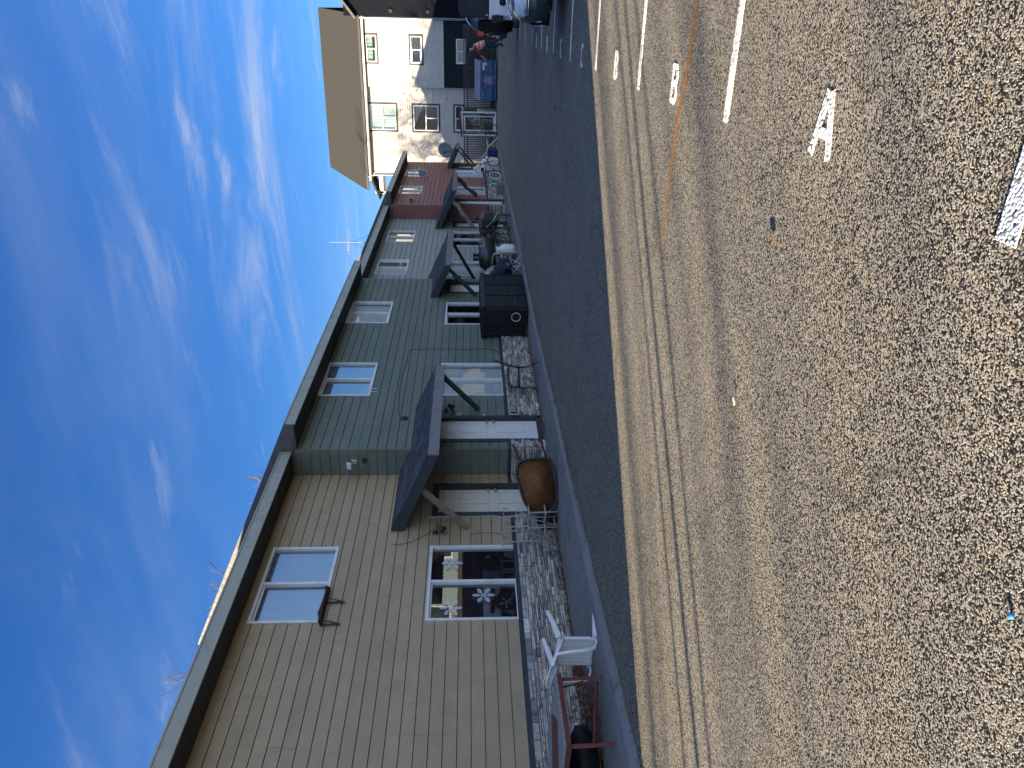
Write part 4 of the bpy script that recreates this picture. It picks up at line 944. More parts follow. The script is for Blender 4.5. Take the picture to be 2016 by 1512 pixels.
# black resin storage cabinet (covered box) with a pale pipe ring
t = thing('storage_cabinet', 'bulky black storage cabinet on the sidewalk below the second green window', 'cabinet', (-7.7, 20.0, .08)); o = on(t)
xa_, xb_, ya_, yb_ = -7.98, -7.18, 18.75, 21.4
b = MB(); b.m = o; b.rbox(xa_, xb_, ya_, yb_, .08, 1.25, r=.03)
for z in (.46, .86): b.rbox(xa_ - .012, xb_ + .014, ya_ - .014, yb_ + .012, z, z + .035, r=.01)
for y in (ya_ + .02, ya_ + .9, ya_ + 1.75, yb_ - .08): b.rbox(xb_ - .02, xb_ + .026, y, y + .06, .09, 1.24, r=.01)
for x in (xa_ + .02, xb_ - .1, (xa_ + xb_) / 2 - .04): b.rbox(x, x + .06, ya_ - .026, ya_ + .02, .09, 1.24, r=.01)
for (pa, pb) in ((ya_ + .1, ya_ + .86), (ya_ + .98, ya_ + 1.72), (ya_ + 1.83, yb_ - .1)):
    for z in (.14, .54, .93): b.rbox(xb_ - .01, xb_ + .012, pa, pb, z, z + .28, r=.012)
b.build('cabinet_body', M['black'], t)
b = MB(); b.m = o; rnd = random.Random(2); n = 14; rows = []
for i in range(n + 1):
    y = ya_ - .05 + (yb_ - ya_ + .1) * i / n; r_ = rnd.uniform(-.012, .012)
    rows.append([(xa_ - .03, y, 1.20), (xa_ - .04, y, 1.29 + r_), (xb_ - .3, y, 1.345 + r_), (xb_ + .04, y, 1.315 + r_), (xb_ + .055, y, 1.20 + rnd.uniform(-.015, .01)), (xb_ + .03, y, 1.2)])
b.loft(rows); b.build('lid', M['black'], t)
b = MB(); b.m = o; b.torus(((xa_ + xb_) / 2 + .15, ya_ - .03, .40), .115, .013, 28, 8); b.build('pipe_ring', M['palecable'], t)
b = MB(); b.m = o; b.rbox(xb_ + .012, xb_ + .02, ya_ + .3, ya_ + .36, .88, .96, r=.004); b.build('latch', M['darkmetal'], t)

# beige high-back plastic chair and a dark camp chair piled with clothes
bc = plastic_chair('plastic_chair', 'beige high backed plastic chair between the black cabinet and the gas grill', 'beigeplastic', (-7.75, 23.9, .085)); bc.rotation_euler = (0, 0, RAD(62)); bc.scale = (1.25, 1.2, 1.22)
for c_ in bc.children:
    if c_.name.startswith('backrest'):
        b = MB(); nb = 10
        b.smooth = True; b.loft([[(.235 * (1 - .3 * max(0, h - .7) / .3 * (u * u)) * u, .20 + .16 * h - .05 * u * u, .42 + .44 * h - .09 * u * u * h) for u in [-1 + 2 * i / nb for i in range(nb + 1)]] for h in (0, .2, .4, .6, .8, .92, 1.0)], cap=False, closed=False)
        o_ = b.build('back_panel', M['beigeplastic'], bc)
t = thing('camp_chair', 'dark folding camp chair heaped with clothes beside the black cabinet', 'camp chair', (-7.25, 22.2, .085)); o = on(t)
for sg, yy in ((1, 21.85), (-1, 22.55)):
    b = MB(); b.m = o; b.tube([(-7.5, yy, .09), (-6.98, yy, .5)], .011, 6); b.tube([(-6.98, yy, .09), (-7.5, yy, .5)], .011, 6); b.tube([(-7.0, 21.85, .09 + (.0 if sg > 0 else 0)), (-7.0, 22.55, .5)] if sg > 0 else [(-7.48, 22.55, .09), (-7.48, 21.85, .5)], .011, 6); b.tube([(-7.5, yy, .5), (-7.6, yy, 1.05)], .011, 6); b.build('folding_leg', M['alu'], t)
b = MB(); b.m = o; b.smooth = True; rnd = random.Random(8)
b.loft([[(x, y, .50 - .06 * math.sin(math.pi * (y - 21.85) / .7) + rnd.uniform(-.01, .01)) for y in [21.85 + .7 * i / 6 for i in range(7)]] for x in (-6.98, -7.1, -7.25, -7.4, -7.5)], cap=False, closed=False)
b.loft([[(-7.5 - .1 * h - .05 * math.sin(math.pi * i / 6), 21.85 + .7 * i / 6, .5 + .55 * h) for i in range(7)] for h in (0, .33, .66, 1)], cap=False, closed=False); b.build('canvas', M['navycloth'], t)
t = thing('clothes_heap', 'heap of dark clothes lying on the camp chair', 'clothes', (-7.3, 22.2, .5)); o = on(t)
b = MB(); b.m = o; b.smooth = True; rnd = random.Random(11)
for (x, y, z, rx_, ry_, rz_) in ((-7.3, 22.1, .68, .26, .36, .22), (-7.2, 22.35, .62, .22, .3, .16), (-7.35, 21.9, .82, .16, .2, .2), (-7.1, 21.95, .5, .12, .22, .16)):
    rings = []
    for j in range(9):
        ph = math.pi * (j + .1) / 8.2; rings.append([(x + rx_ * math.sin(ph) * math.cos(a) * rnd.uniform(.8, 1.15), y + ry_ * math.sin(ph) * math.sin(a) * rnd.uniform(.8, 1.15), z - rz_ * math.cos(ph) + rnd.uniform(-.02, .02)) for a in [2 * math.pi * i / 14 for i in range(14)]])
    b.loft(rings)
b.build('clothes', M['navycloth'], t)

# gas barrel grill with two stacks
t = thing('barrel_grill', 'black barrel grill with two short chimneys before the gray house', 'grill', (-7.8, 26.3, .085)); o = on(t)
gy0, gy1, gxx, gz, gr = 25.1, 27.2, -8.0, 1.0, .29
b = MB(); b.m = o; b.tube([(gxx, gy0, gz), (gxx, gy0 + .03, gz), (gxx, gy1 - .03, gz), (gxx, gy1, gz)], [gr * .93, gr, gr, gr * .93], 24); b.box(gxx + gr * .75, gxx + gr + .03, gy0 + .3, gy1 - .2, gz - .06, gz - .02); b.build('barrel', M['blackmetal'], t)
for yy in (25.5, 25.95):
    b = MB(); b.m = o; b.cyl((gxx, yy, gz + gr - .02), (gxx, yy, gz + gr + .16), .06, 12); b.cyl((gxx, yy, gz + gr + .16), (gxx, yy, gz + gr + .20), .085, 12); b.build('chimney', M['blackmetal'], t)
for yy in (26.2, 26.7):
    b = MB(); b.m = o; b.tube([(gxx + .2, yy - .1, gz + .2), (gxx + .27, yy - .1, gz + .22), (gxx + .27, yy + .1, gz + .22), (gxx + .2, yy + .1, gz + .2)], .012, 6); b.build('lid_handle', M['chrome'], t)
for (x, y) in ((-7.8, 25.3), (-8.2, 25.3), (-7.8, 27.0), (-8.2, 27.0)):
    b = MB(); b.m = o; b.tube([(x, y, .09), (x, y, .85)], .022, 4); b.build('leg', M['blackmetal'], t)
b = MB(); b.m = o; b.box(-8.22, -7.68, 25.25, 27.05, .28, .31); b.box(-7.72, -7.45, 26.4, 27.9, .74, .78); b.tube([(-7.5, 27.8, .78), (-7.5, 27.8, .09)], .018, 6); b.rbox(-8.1, -7.75, 27.2, 27.75, .72, .95, r=.03); b.build('side_shelf', M['blackmetal'], t)
t = thing('gas_bottle', 'white propane gas bottle standing on the sidewalk by the barrel grill', 'gas bottle', (-7.5, 24.95, .085))
b = MB(); b.lathe([(.02, .0), (.13, .0), (.135, .03), (.16, .035), (.185, .09), (.19, .12), (.19, .38), (.175, .45), (.13, .495), (.05, .515), (.02, .52)], 24); b.lathe([(.105, .0), (.125, .0), (.125, .04), (.105, .04)], 20); b.build('bottle', M['tank'], t)
b = MB(); n = 24
for k in range(n):
    a0, a1_ = 2 * math.pi * k / n, 2 * math.pi * (k + 1) / n; am = (a0 + a1_) / 2
    hole = abs(math.sin(am * 1.5)) < .45
    for (z0, z1) in (((.48, .53), (.60, .64)) if hole else ((.48, .64),)):
        b.add([(r * math.cos(a), r * math.sin(a), z) for r in (.10, .106) for a in (a0, a1_) for z in (z0, z1)], [(0, 2, 3, 1), (4, 5, 7, 6), (1, 3, 7, 5), (0, 4, 6, 2)])
b.build('collar', M['tank'], t)
b = MB(); b.cyl((0, 0, .51), (0, 0, .58), .022, 10); b.tube([(0, 0, .56), (.06, 0, .56)], .016, 8); b.build('valve', M['brass'], t)

# drum smoker, cushioned metal chair
t = thing('drum_smoker', 'scorched brown and black drum smoker outside the gray house end door', 'smoker', (-7.95, 30.3, .085)); o = on(t)
b = MB(); b.m = o; b.tube([(-8.05, 29.4, .93), (-8.05, 29.45, .93), (-8.05, 31.15, .93), (-8.05, 31.2, .93)], [.30, .325, .325, .30], 24); b.build('drum', M['brownmetal'], t)
b = MB(); b.m = o; b.rbox(-7.9, -7.45, 28.85, 29.42, .55, 1.15, r=.05); b.rbox(-7.46, -7.43, 28.95, 29.3, .65, 1.05, r=.01); b.build('firebox', M['blackmetal'], t)
b = MB(); b.m = o; b.cyl((-8.05, 31.0, 1.22), (-8.05, 31.0, 1.5), .05, 10); b.build('chimney', M['blackmetal'], t)
for (x, y) in ((-7.85, 29.6), (-8.25, 29.6), (-7.85, 31.0), (-8.25, 31.0)):
    b = MB(); b.m = o; b.tube([(x, y, .09), (x, y, .7)], .02, 4); b.build('leg', M['blackmetal'], t)
b = MB(); b.m = o
for z in (.3, .42): b.tube([(-7.85, 29.6, z), (-7.85, 31.0, z)], .012, 6)
b.tube([(-7.72, 29.6, .95), (-7.68, 29.6, .97), (-7.68, 30.9, .97), (-7.72, 30.9, .95)], .014, 6); b.build('rail', M['blackmetal'], t)
t = thing('metal_chair', 'black metal patio chair in front of the drum smoker', 'chair', (-7.5, 28.5, .085)); o = on(t) @ Matrix.Translation((-7.5, 28.5, .085)) @ Matrix.Rotation(RAD(100), 4, 'Z')
b = MB(); b.m = o; b.box(-.25, .25, -.25, .25, .43, .445); b.build('seat', M['blackmetal'], t)
for sx_ in (-1, 1):
    b = MB(); b.m = o; b.tube([(.25 * sx_, -.25, .0), (.25 * sx_, -.25, .62), (.25 * sx_, .22, .64)], .015, 6); b.build('leg', M['blackmetal'], t)
    b = MB(); b.m = o; b.tube([(.25 * sx_, .28, .0), (.25 * sx_, .22, .45), (.25 * sx_, .36, .95)], .015, 6); b.build('leg', M['blackmetal'], t)
b = MB(); b.m = o
for k in range(6): b.tube([(-.25 + k * .1, .23, .47), (-.25 + k * .1, .36, .93)], .008, 5)
b.tube([(-.25, .36, .95), (.25, .36, .95)], .015, 6); b.build('backrest', M['blackmetal'], t)
t = thing('seat_cushion', 'pale cushion slumped on the black metal patio chair', 'cushion', (-7.5, 28.5, .53)); o2 = on(t) @ Matrix.Translation((-7.5, 28.5, .085)) @ Matrix.Rotation(RAD(100), 4, 'Z')
b = MB(); b.m = o2; b.smooth = True
b.loft([[(x, .18 - .45 * h + .04 * math.sin(x * 9), .47 + .36 * (1 - h) ** 2 + d + .02 * math.sin(x * 7)) for x in (-.22, -.1, 0, .12, .22)] for h, d in ((0, .0), (.5, .0), (1, .0), (1, .07), (.5, .08), (0, .07), (0, 0))], cap=False, closed=False); b.build('cushion', M['whiteplastic'], t)

# bicycles by the red house
def bicycle(name, label, loc, rz, s, fr, ty, lean):
    t = thing(name, label, 'bicycle', loc); t.rotation_euler = (RAD(lean), 0, rz); t.scale = (s, s, s)
    R_ = .33
    for x in (-.52, .52):
        b = MB(); b.torus((x, 0, R_), R_ - .025, .025, 26, 7); wv = b.build('wheel', M[ty], t)
        k = MB()
        for i in range(10): a = math.pi * 2 * i / 10; k.tube([(x, 0, R_), (x + .3 * math.cos(a), 0, R_ + .3 * math.sin(a))], .003, 3)
        k.cyl((x, -.04, R_), (x, .04, R_), .025, 8); k.build('spokes', M['alu'], wv)
    b = MB()
    for p, q in (((-.52, .33), (-.08, .28)), ((-.52, .33), (-.2, .74)), ((-.08, .28), (-.22, .8)), ((-.08, .28), (.36, .72)), ((-.2, .72), (.34, .78)), ((.52, .33), (.33, .86))): b.tube([(p[0], 0, p[1]), (q[0], 0, q[1])], .018, 7)
    b.build('frame', M[fr], t)
    b = MB(); b.tube([(.33, 0, .86), (.32, 0, .96)], .013, 6); b.tube([(.24, -.27, .98), (.34, -.2, .97), (.34, .2, .97), (.24, .27, .98)], .013, 6); b.build('handlebar', M['blackmetal'], t)
    b = MB(); b.loft([[(-.36, -.06, .85), (-.36, .06, .85), (-.36, .06, .89), (-.36, -.06, .89)], [(-.12, -.02, .86), (-.12, .02, .86), (-.12, .02, .885), (-.12, -.02, .885)]]); b.build('saddle', M['blackmetal'], t)
    b = MB(); b.torus((-.08, .03, .28), .085, .008, 16, 5); b.tube([(-.08, .03, .28), (.02, .08, .16), (.02, .14, .16)], .01, 5); b.tube([(-.08, -.03, .28), (-.18, -.08, .4), (-.18, -.14, .4)], .01, 5); b.build('crank', M['darkmetal'], t)
bicycle('bicycle', 'small white and cyan bicycle leaning by the red house windows', (-7.85, 37.2, .085), RAD(70), .92, 'cyan', 'whiteplastic', 8)
bicycle('bicycle', 'black bicycle standing beside the white and cyan one', (-7.7, 39.3, .085), RAD(50), 1.0, 'carblack', 'tyre', 6)
# plant hook stand
t = thing('plant_hook', 'thin black double hook stand before the red house window', 'plant stand', (-7.85, 36.2, .085))
b = MB(); b.tube([(0, 0, 0), (0, 0, 1.0)], .014, 6); b.tube([(0, -.55, .94), (0, -.3, 1.0), (0, 0, 1.0), (0, .3, 1.0), (0, .55, .96)], .013, 6); b.build('pole', M['blackmetal'], t)
# birdhouse on a post, white box, blue bin, folded parasol poles
t = thing('birdhouse', 'white birdhouse shaped lantern on a post beside the last red window', 'birdhouse', (-7.85, 40.2, .085))
b = MB(); b.box(-.03, .03, -.03, .03, 0, .75); b.build('post', M['frame'], t)
b = MB(); b.prism([(-.16, -.22, .75), (.16, -.22, .75), (.16, -.22, 1.05), (0, -.22, 1.26), (-.16, -.22, 1.05)], (0, .44, 0)); b.build('case', M['whiteplastic'], t)
b = MB(); b.prism([(-.2, -.27, 1.03), (0, -.27, 1.29), (.2, -.27, 1.03), (.2, -.27, 1.06), (0, -.27, 1.33), (-.2, -.27, 1.06)], (0, .54, 0)); b.build('roof', M['frame'], t)
b = MB(); b.box(-.1, .1, -.232, -.222, .8, .95); b.build('opening', M['black'], t)
t = thing('white_bin', 'white plastic bin between the black bicycle and the blue bin', 'bin', (-7.8, 41.6, .085))
b = MB(); b.loft([[(-w_, -w_ * 1.2, z), (w_, -w_ * 1.2, z), (w_, w_ * 1.2, z), (-w_, w_ * 1.2, z)] for w_, z in ((.22, 0), (.28, .62), (.30, .62), (.30, .68), (.1, .72))]); b.build('bin_body', M['whiteplastic'], t, bevel=.02)
b = MB(); b.rbox(-.18, .18, -.25, .25, .72, .86, r=.03); b.build('lid', M['whiteplastic'], t)
t = thing('blue_bin', 'dark blue plastic bin at the corner of the red house', 'bin', (-7.75, 43.9, .02))
b = MB(); b.loft([[(-w_, -w_ * 1.4, z), (w_, -w_ * 1.4, z), (w_, w_ * 1.4, z), (-w_, w_ * 1.4, z)] for w_, z in ((.22, 0), (.29, .55), (.32, .55), (.32, .60))]); b.build('bin_body', M['bluebin'], t, bevel=.02)
t = thing('parasol_frame', 'white folded parasol frame leaning across the dark blue bin', 'parasol frame', (-7.6, 43.9, .62))
b = MB(); b.tube([(-.42, .0, .42), (-.1, 0, .08), (.15, 0, .02), (.75, -.1, -.55)], .028, 8); b.build('pole', M['whiteplastic'], t)
b = MB(); b.tube([(.05, 0, -.02), (.62, 0, .05)], .022, 6); b.tube([(.3, -.05, -.1), (.45, -.1, .06)], .016, 6); b.build('strut', M['whiteplastic'], t)
# dark patio table set before the far fence
t = thing('patio_table', 'dark patio table with two chairs pushed under, before the far fence', 'table', (-7.6, 47.0, .0))
b = MB(); b.rbox(-.55, .55, -.35, .35, .68, .72, r=.01); b.build('tabletop', M['darkmetal'], t)
for sx_ in (-1, 1):
    for sy_ in (-1, 1): b = MB(); b.tube([(.48 * sx_, .3 * sy_, 0), (.48 * sx_, .3 * sy_, .68)], .022, 6); b.build('leg', M['darkmetal'], t)
t = thing('patio_chair', 'dark patio chair beside the patio table before the far fence', 'chair', (-6.85, 46.8, 0))
b = MB(); b.rbox(-.24, .24, -.24, .24, .42, .46, r=.01); b.build('seat', M['darkmetal'], t)
b = MB()
for k in range(5): b.box(-.22 + k * .1, -.18 + k * .1, .24, .26, .46, .95)
b.tube([(-.24, .25, .95), (.24, .25, .95)], .016, 6); b.build('backrest', M['darkmetal'], t)
for sx_ in (-1, 1):
    for sy_ in (-1, 1): b = MB(); b.tube([(.22 * sx_, .22 * sy_, 0), (.22 * sx_, .22 * sy_, .43)], .018, 6); b.build('leg', M['darkmetal'], t)
# wooden crate by the stone wall
def crate(name, label, loc, sx_, sy_, sz_, mat):
    t = thing(name, label, 'box', loc); b = MB()
    for k in range(3):
        z = sz_ * k / 3 + .01; h = sz_ / 3 - .02
        b.box(-sx_, sx_, -sy_, -sy_ + .02, z, z + h); b.box(-sx_, sx_, sy_ - .02, sy_, z, z + h); b.box(-sx_, -sx_ + .02, -sy_ + .021, sy_ - .021, z, z + h); b.box(sx_ - .02, sx_, -sy_ + .021, sy_ - .021, z, z + h)
    b.build('slats', M[mat], t); b = MB()
    for a in (-1, 1):
        for c_ in (-1, 1): b.cbox(a * (sx_ - .045), c_ * (sy_ - .045), sz_ / 2, .045, .045, sz_)
    b.build('corner_posts', M[mat], t)
crate('planter_box', 'low weathered wooden planter box under the red house window', (-7.75, 35.4, .085), .22, .3, .3, 'lumber')
crate('planter_box', 'low dark wooden planter box beside the barrel grill', (-8.15, 24.6, .085), .16, .25, .28, 'planter')

# things hanging by the second green door
t = thing('hanging_basket', 'dark dried hanging flower basket under the second porch roof', 'hanging basket', (-7.6, 22.2, 2.25)); rnd = random.Random(4)
b = MB(); b.sphere((0, 0, -.3), .13, 12, 7, sz=.7)
for k in range(50): a, c_ = rnd.uniform(0, 6.28), rnd.uniform(.05, .2); p = Vector((c_ * math.cos(a), c_ * math.sin(a), -.25 + rnd.uniform(-.12, .1))); b.add([tuple(p), tuple(p + Vector((rnd.uniform(-.05, .05), rnd.uniform(-.05, .05), .04))), tuple(p + Vector((rnd.uniform(-.05, .05), rnd.uniform(-.05, .05), -.04)))], [(0, 1, 2)])
b.build('basket', M['planter'], t)
b = MB()
for k in range(3): a = k * 2.1; b.tube([(0, 0, .0), (.12 * math.cos(a), .12 * math.sin(a), -.26)], .004, 4)
b.build('chain', M['darkmetal'], t)

# ------------------------------------------------------------------ dumpster, person, cone
t = thing('dumpster', 'big blue steel dumpster with sloping plastic lids before the fence', 'dumpster', (-4.35, 48.9, .0))
b = MB(); dx0, dx1, dy0, dy1 = -1.07, 1.07, -.75, .75
b.loft([[(dx0, dy0 + i, z), (dx1, dy0 + i, z), (dx1, dy1 - .1, z), (dx0, dy1 - .1, z)] for i, z in ((.14, .1), (.0, .3), (.0, .95))], cap=True)
b.prism([(dx0, dy0, .95), (dx0, dy1 - .1, .95), (dx0, dy1 - .1, 1.25)], (.03, 0, 0)); b.prism([(dx1 - .03, dy0, .95), (dx1 - .03, dy1 - .1, .95), (dx1 - .03, dy1 - .1, 1.25)], (.03, 0, 0))
for x in (dx0 - .02, -.42, .42, dx1 - .05): b.box(x, x + .07, dy0 - .05, dy0 + .02, .2, .94)
b.box(dx0 - .03, dx1 + .03, dy0 - .06, dy0 - .002, .9, .99); b.box(dx0, dx1, dy0 + .05, dy0 + .1, .08, .2)
for x in (dx0 - .12, dx1): b.box(x, x + .12, -.5, .3, .62, .78)
b.build('container', M['blue'], t)
for a, c_ in ((dx0 - .02, -.01), (.01, dx1 + .02)):
    b = MB(); b.prism([(a, dy0 - .05, .985), (a, dy1 - .06, 1.285), (a, dy1 - .06, 1.32), (a, dy0 - .05, 1.02)], (c_ - a, 0, 0)); b.build('lid', M['bluelid'], t)
for x in (dx0 + .15, dx1 - .15):
    b = MB(); b.cyl((x - .03, dy0 + .3, .06), (x + .03, dy0 + .3, .06), .06, 12); b.build('caster', M['tyre'], t)
b = MB(); y_ = dy0 - .012
b.box(.58, .98, y_ - .006, y_, .74, .88); b.box(.84, .98, y_ - .006, y_, .62, .735); b.build('notice_label', M['paper'], t)
b = MB()      # round faded print and lines of small faded print below it
for i in range(5):
    a = math.pi / 2 + 2 * math.pi * i / 5; b.prism([(.02 + .17 * math.cos(a) + .06 * math.cos(a + q), y_ - .005, .62 + .15 * math.sin(a) + .055 * math.sin(a + q)) for q in [k * math.pi / 4 for k in range(8)]], (0, .005, 0))
b.torus((.02, y_ - .003, .62), .075, .022, 16, 5); b.build('round_print', M['pinklabel'], t)
b = MB(); rnd = random.Random(3)
for z, h in ((.40, .05), (.29, .018), (.25, .018)):
    x = -.22
    while x < .24: w_ = rnd.uniform(.02, .045) if h > .03 else rnd.uniform(.015, .06); b.box(x, x + w_, y_ - .006, y_, z, z + h); x += w_ + .012
b.build('small_print', M['palelabel'], t)
b = MB(); b.box(-.98, -.55, y_ - .006, y_, .84, .87); b.box(-.98, -.95, y_ - .006, y_, .80, .838); b.build('white_scrape', M['palelabel'], t)

# the worker, leaning towards the dumpster
def limb_body(name, joints, edges, parent=None, mat_of=None, mats=()):
    me = bpy.data.meshes.new(name); me.from_pydata([j[0] for j in joints], edges, []); ob = bpy.data.objects.new(name, me); C.objects.link(ob)
    sk = ob.modifiers.new('skin', 'SKIN'); sk.use_smooth_shade = True
    for v, j in zip(me.skin_vertices[0].data, joints): v.radius = (j[1], j[2] if len(j) > 2 else j[1])
    me.skin_vertices[0].data[0].use_root = True
    su = ob.modifiers.new('sub', 'SUBSURF'); su.levels = su.render_levels = 2
    dg = bpy.context.evaluated_depsgraph_get(); m2 = bpy.data.meshes.new_from_object(ob.evaluated_get(dg)); ob.modifiers.clear(); ob.data = m2; bpy.data.meshes.remove(me); m2.name = name
    m2.materials.clear()
    for m in mats: m2.materials.append(M[m])
    if mat_of:
        for p in m2.polygons: p.material_index = mat_of(p.center)
    for p in m2.polygons: p.use_smooth = True
    if parent: ob.parent = parent
    return ob
# local frame: +x = towards camera right, walking to -x; y depth (away +)
J = [((.06, .0, .93), .15, .12), ((.0, -.01, 1.08), .145, .11), ((-.08, -.02, 1.25), .17, .125), ((-.14, -.02, 1.38), .15, .11), ((-.19, -.03, 1.46), .062), ((-.215, -.035, 1.52), .062),
     ((-.235, -.04, 1.59), .09, .085), ((-.25, -.045, 1.665), .075, .075),                       # 6,7 head
     ((-.16, -.20, 1.36), .075), ((-.36, -.25, 1.16), .058), ((-.55, -.22, .98), .044), ((-.60, -.22, .93), .04),   # near arm
     ((-.14, .17, 1.37), .075), ((-.33, .22, 1.15), .058), ((-.54, .18, .99), .044), ((-.59, .18, .94), .04),      # far arm
     ((.04, -.10, .84), .098), ((-.06, -.11, .49), .068), ((.04, -.11, .10), .05), ((-.10, -.115, .055), .042),    # near leg
     ((.08, .10, .84), .098), ((.10, .11, .49), .068), ((.30, .11, .14), .05), ((.20, .115, .06), .042)]
Eg = [(0, 1), (1, 2), (2, 3), (3, 4), (4, 5), (5, 6), (6, 7), (3, 8), (8, 9), (9, 10), (10, 11), (3, 12), (12, 13), (13, 14), (14, 15), (0, 16), (16, 17), (17, 18), (18, 19), (0, 20), (20, 21), (21, 22), (22, 23)]
def body_mat(c):
    if c.z > 1.44 and c.x > -.34: return 0
    if c.x < -.50 and c.z < 1.06: return 3 if c.x < -.53 else 0
    if c.z > .9 or (c.x < -.22 and c.z > .9): return 1
    if c.z < .12: return 4
    return 2
t = limb_body('person', J, Eg, None, body_mat, ('skin', 'redcloth', 'denim', 'orange', 'darkcloth')); t.location = (-2.02, 40.0, 0); t.rotation_euler = (0, 0, RAD(8))
tag(t, 'person in a red jacket and faded hi-vis vest reaching towards the blue dumpster', 'person'); person = t
for side, hx, hy, hz in ((-1, -.60, -.22, .93), (1, -.59, .18, .94)):     # gloved hand: palm, four fingers, thumb
    b = MB(); b.smooth = True; b.m = Matrix.Translation((hx, hy, hz)) @ Matrix.Rotation(RAD(-40), 4, 'Y')
    b.sphere((-.045, 0, 0), .045, 10, 6, 1.1, .95, .55)
    for k, ln in enumerate((.07, .085, .08, .06)): y = -.033 + k * .022; b.tube([(-.08, y, 0), (-.08 - ln * .55, y, -.006), (-.08 - ln, y, -.03)], [.012, .011, .009], 7)
    b.tube([(-.03, side * -.035, 0), (-.06, side * -.065, -.01), (-.09, side * -.07, -.03)], [.015, .013, .01], 7); b.build('gloved_hand', M['orange'], person)
b = MB(); b.smooth = True; b.m = Matrix.Translation((-.25, -.045, 1.66)); b.sphere((.012, 0, .03), .105, 16, 8, 1.05, .95, .85); b.loft([[(-.16 + .0 * k, y * .07, .02 + z) for y in (-1, -.4, .4, 1)] for z in (.0, .012)] + [[(-.09, y * .09, .035) for y in (-1, -.4, .4, 1)]], cap=False, closed=False); b.build('cap', M['darkcloth'], person)
b = MB(); b.smooth = True; b.sphere((-.335, -.045, 1.60), .018, 8, 5); b.sphere((-.315, -.075, 1.625), .011, 8, 5); b.sphere((-.315, -.015, 1.625), .011, 8, 5); b.sphere((-.245, -.125, 1.60), .026, 8, 5, .6, .5, 1); b.tube([(-.315, -.065, 1.555), (-.325, -.045, 1.555), (-.315, -.025, 1.555)], .007, 6); b.build('face', M['skin'], person)
b = MB(); b.smooth = True; rings = []
for (cx_, cz_, rx_, ry_) in ((.065, .90, .185, .20), (.03, 1.0, .18, .19), (-.04, 1.15, .185, .205), (-.09, 1.28, .185, .215), (-.145, 1.40, .15, .18)):
    rings.append([(cx_ + rx_ * .85 * math.cos(a), -.01 + ry_ * math.sin(a), cz_ + .10 * math.cos(a) * .3) for a in [2 * math.pi * i / 20 for i in range(20)]])
b.loft(rings, cap=False); vest = b.build('vest', M['hivis'], person)
b = MB(); b.smooth = True
for k, f in ((1, .35), (2, .6)):
    r0, r1 = rings[k], rings[k + 1]; mid = [tuple(Vector(p).lerp(Vector(q), f)) for p, q in zip(r0, r1)]; mid2 = [tuple(Vector(p).lerp(Vector(q), f + .35)) for p, q in zip(r0, r1)]; cen = Vector((-.05, -.01, 0))
    ex_ = lambda p: (cen.x + (p[0] - cen.x) * 1.04, cen.y + (p[1] - cen.y) * 1.04, p[2]); b.loft([[ex_(p) for p in mid], [ex_(p) for p in mid2]], cap=False)
for sg in (-1, 1): b.tube([(.10, -.01 + sg * .12, 1.0), (.08, -.01 + sg * .13, 1.2), (-.02, -.01 + sg * .13, 1.42), (-.2, sg * .12, 1.43), (-.24, sg * .12, 1.25), (-.13, sg * .14, .98)], .02, 5)
b.build('reflective_band', M['reflect'], vest)
t = thing('traffic_cone', 'orange traffic cone with two white bands beside the worker', 'traffic cone', (-1.62, 40.2, 0))
b = MB(); b.rbox(-.18, .18, -.18, .18, 0, .035, r=.01); b.build('base', M['black'], t)
b = MB(); b.lathe([(.13, .03), (.125, .06), (.04, .66), (.028, .68), (.01, .68)], 20); b.build('cone', M['orange'], t)
b = MB()
for z0, z1 in ((.25, .34), (.44, .54)): b.lathe([(.127 - .142 * (z0 - .05) + .002, z0), (.127 - .142 * (z1 - .05) + .002, z1)], 20)
b.build('reflective_band', M['reflect'], t)

# ------------------------------------------------------------------ parked cars (their tails and noses reach into the frame)
def wheels(t, xs, half, r, wd=.2):
    for x in xs:
        for sg in (-1, 1):
            b = MB(); b.m = Matrix.Translation((x, sg * (half - wd / 2), r)) @ Matrix.Rotation(RAD(90), 4, 'X'); b.lathe([(r * .62, -wd / 2), (r * .93, -wd / 2), (r, -wd * .36), (r, wd * .36), (r * .93, wd / 2), (r * .62, wd / 2)], 28); wv = b.build('wheel', M['tyre'], t)
            k = MB(); k.m = b.m; k.lathe([(.01, -wd * .3), (r * .64, -wd * .3), (r * .64, wd * .3), (.01, wd * .3)], 20)
            for i in range(5): a = 2 * math.pi * i / 5; k.tube([(0, 0, sg * -wd * .42), (r * .6 * math.cos(a), r * .6 * math.sin(a), sg * -wd * .46)], .03, 5)
            k.build('rim', M['alu'], wv)
def shell(t, name, mat, secs, half_fn):
    """cross sections along x: (x, z_bottom, z_belt, z_top, half_low, half_belt, half_top)"""
    b = MB(); b.smooth = True; rings = []
    for x, zb, zm, zt, hl, hm, ht in secs:
        rings.append([(x, -hl, zb), (x, -hm, (zb + zm) / 2), (x, -hm * .985, zm), (x, -ht - (hm - ht) * .15, zm + (zt - zm) * .85), (x, -ht * .8, zt), (x, 0, zt + .015), (x, ht * .8, zt), (x, ht + (hm - ht) * .15, zm + (zt - zm) * .85), (x, hm * .985, zm), (x, hm, (zb + zm) / 2), (x, hl, zb)])
    b.loft(rings); return b.build(name, M[mat], t)
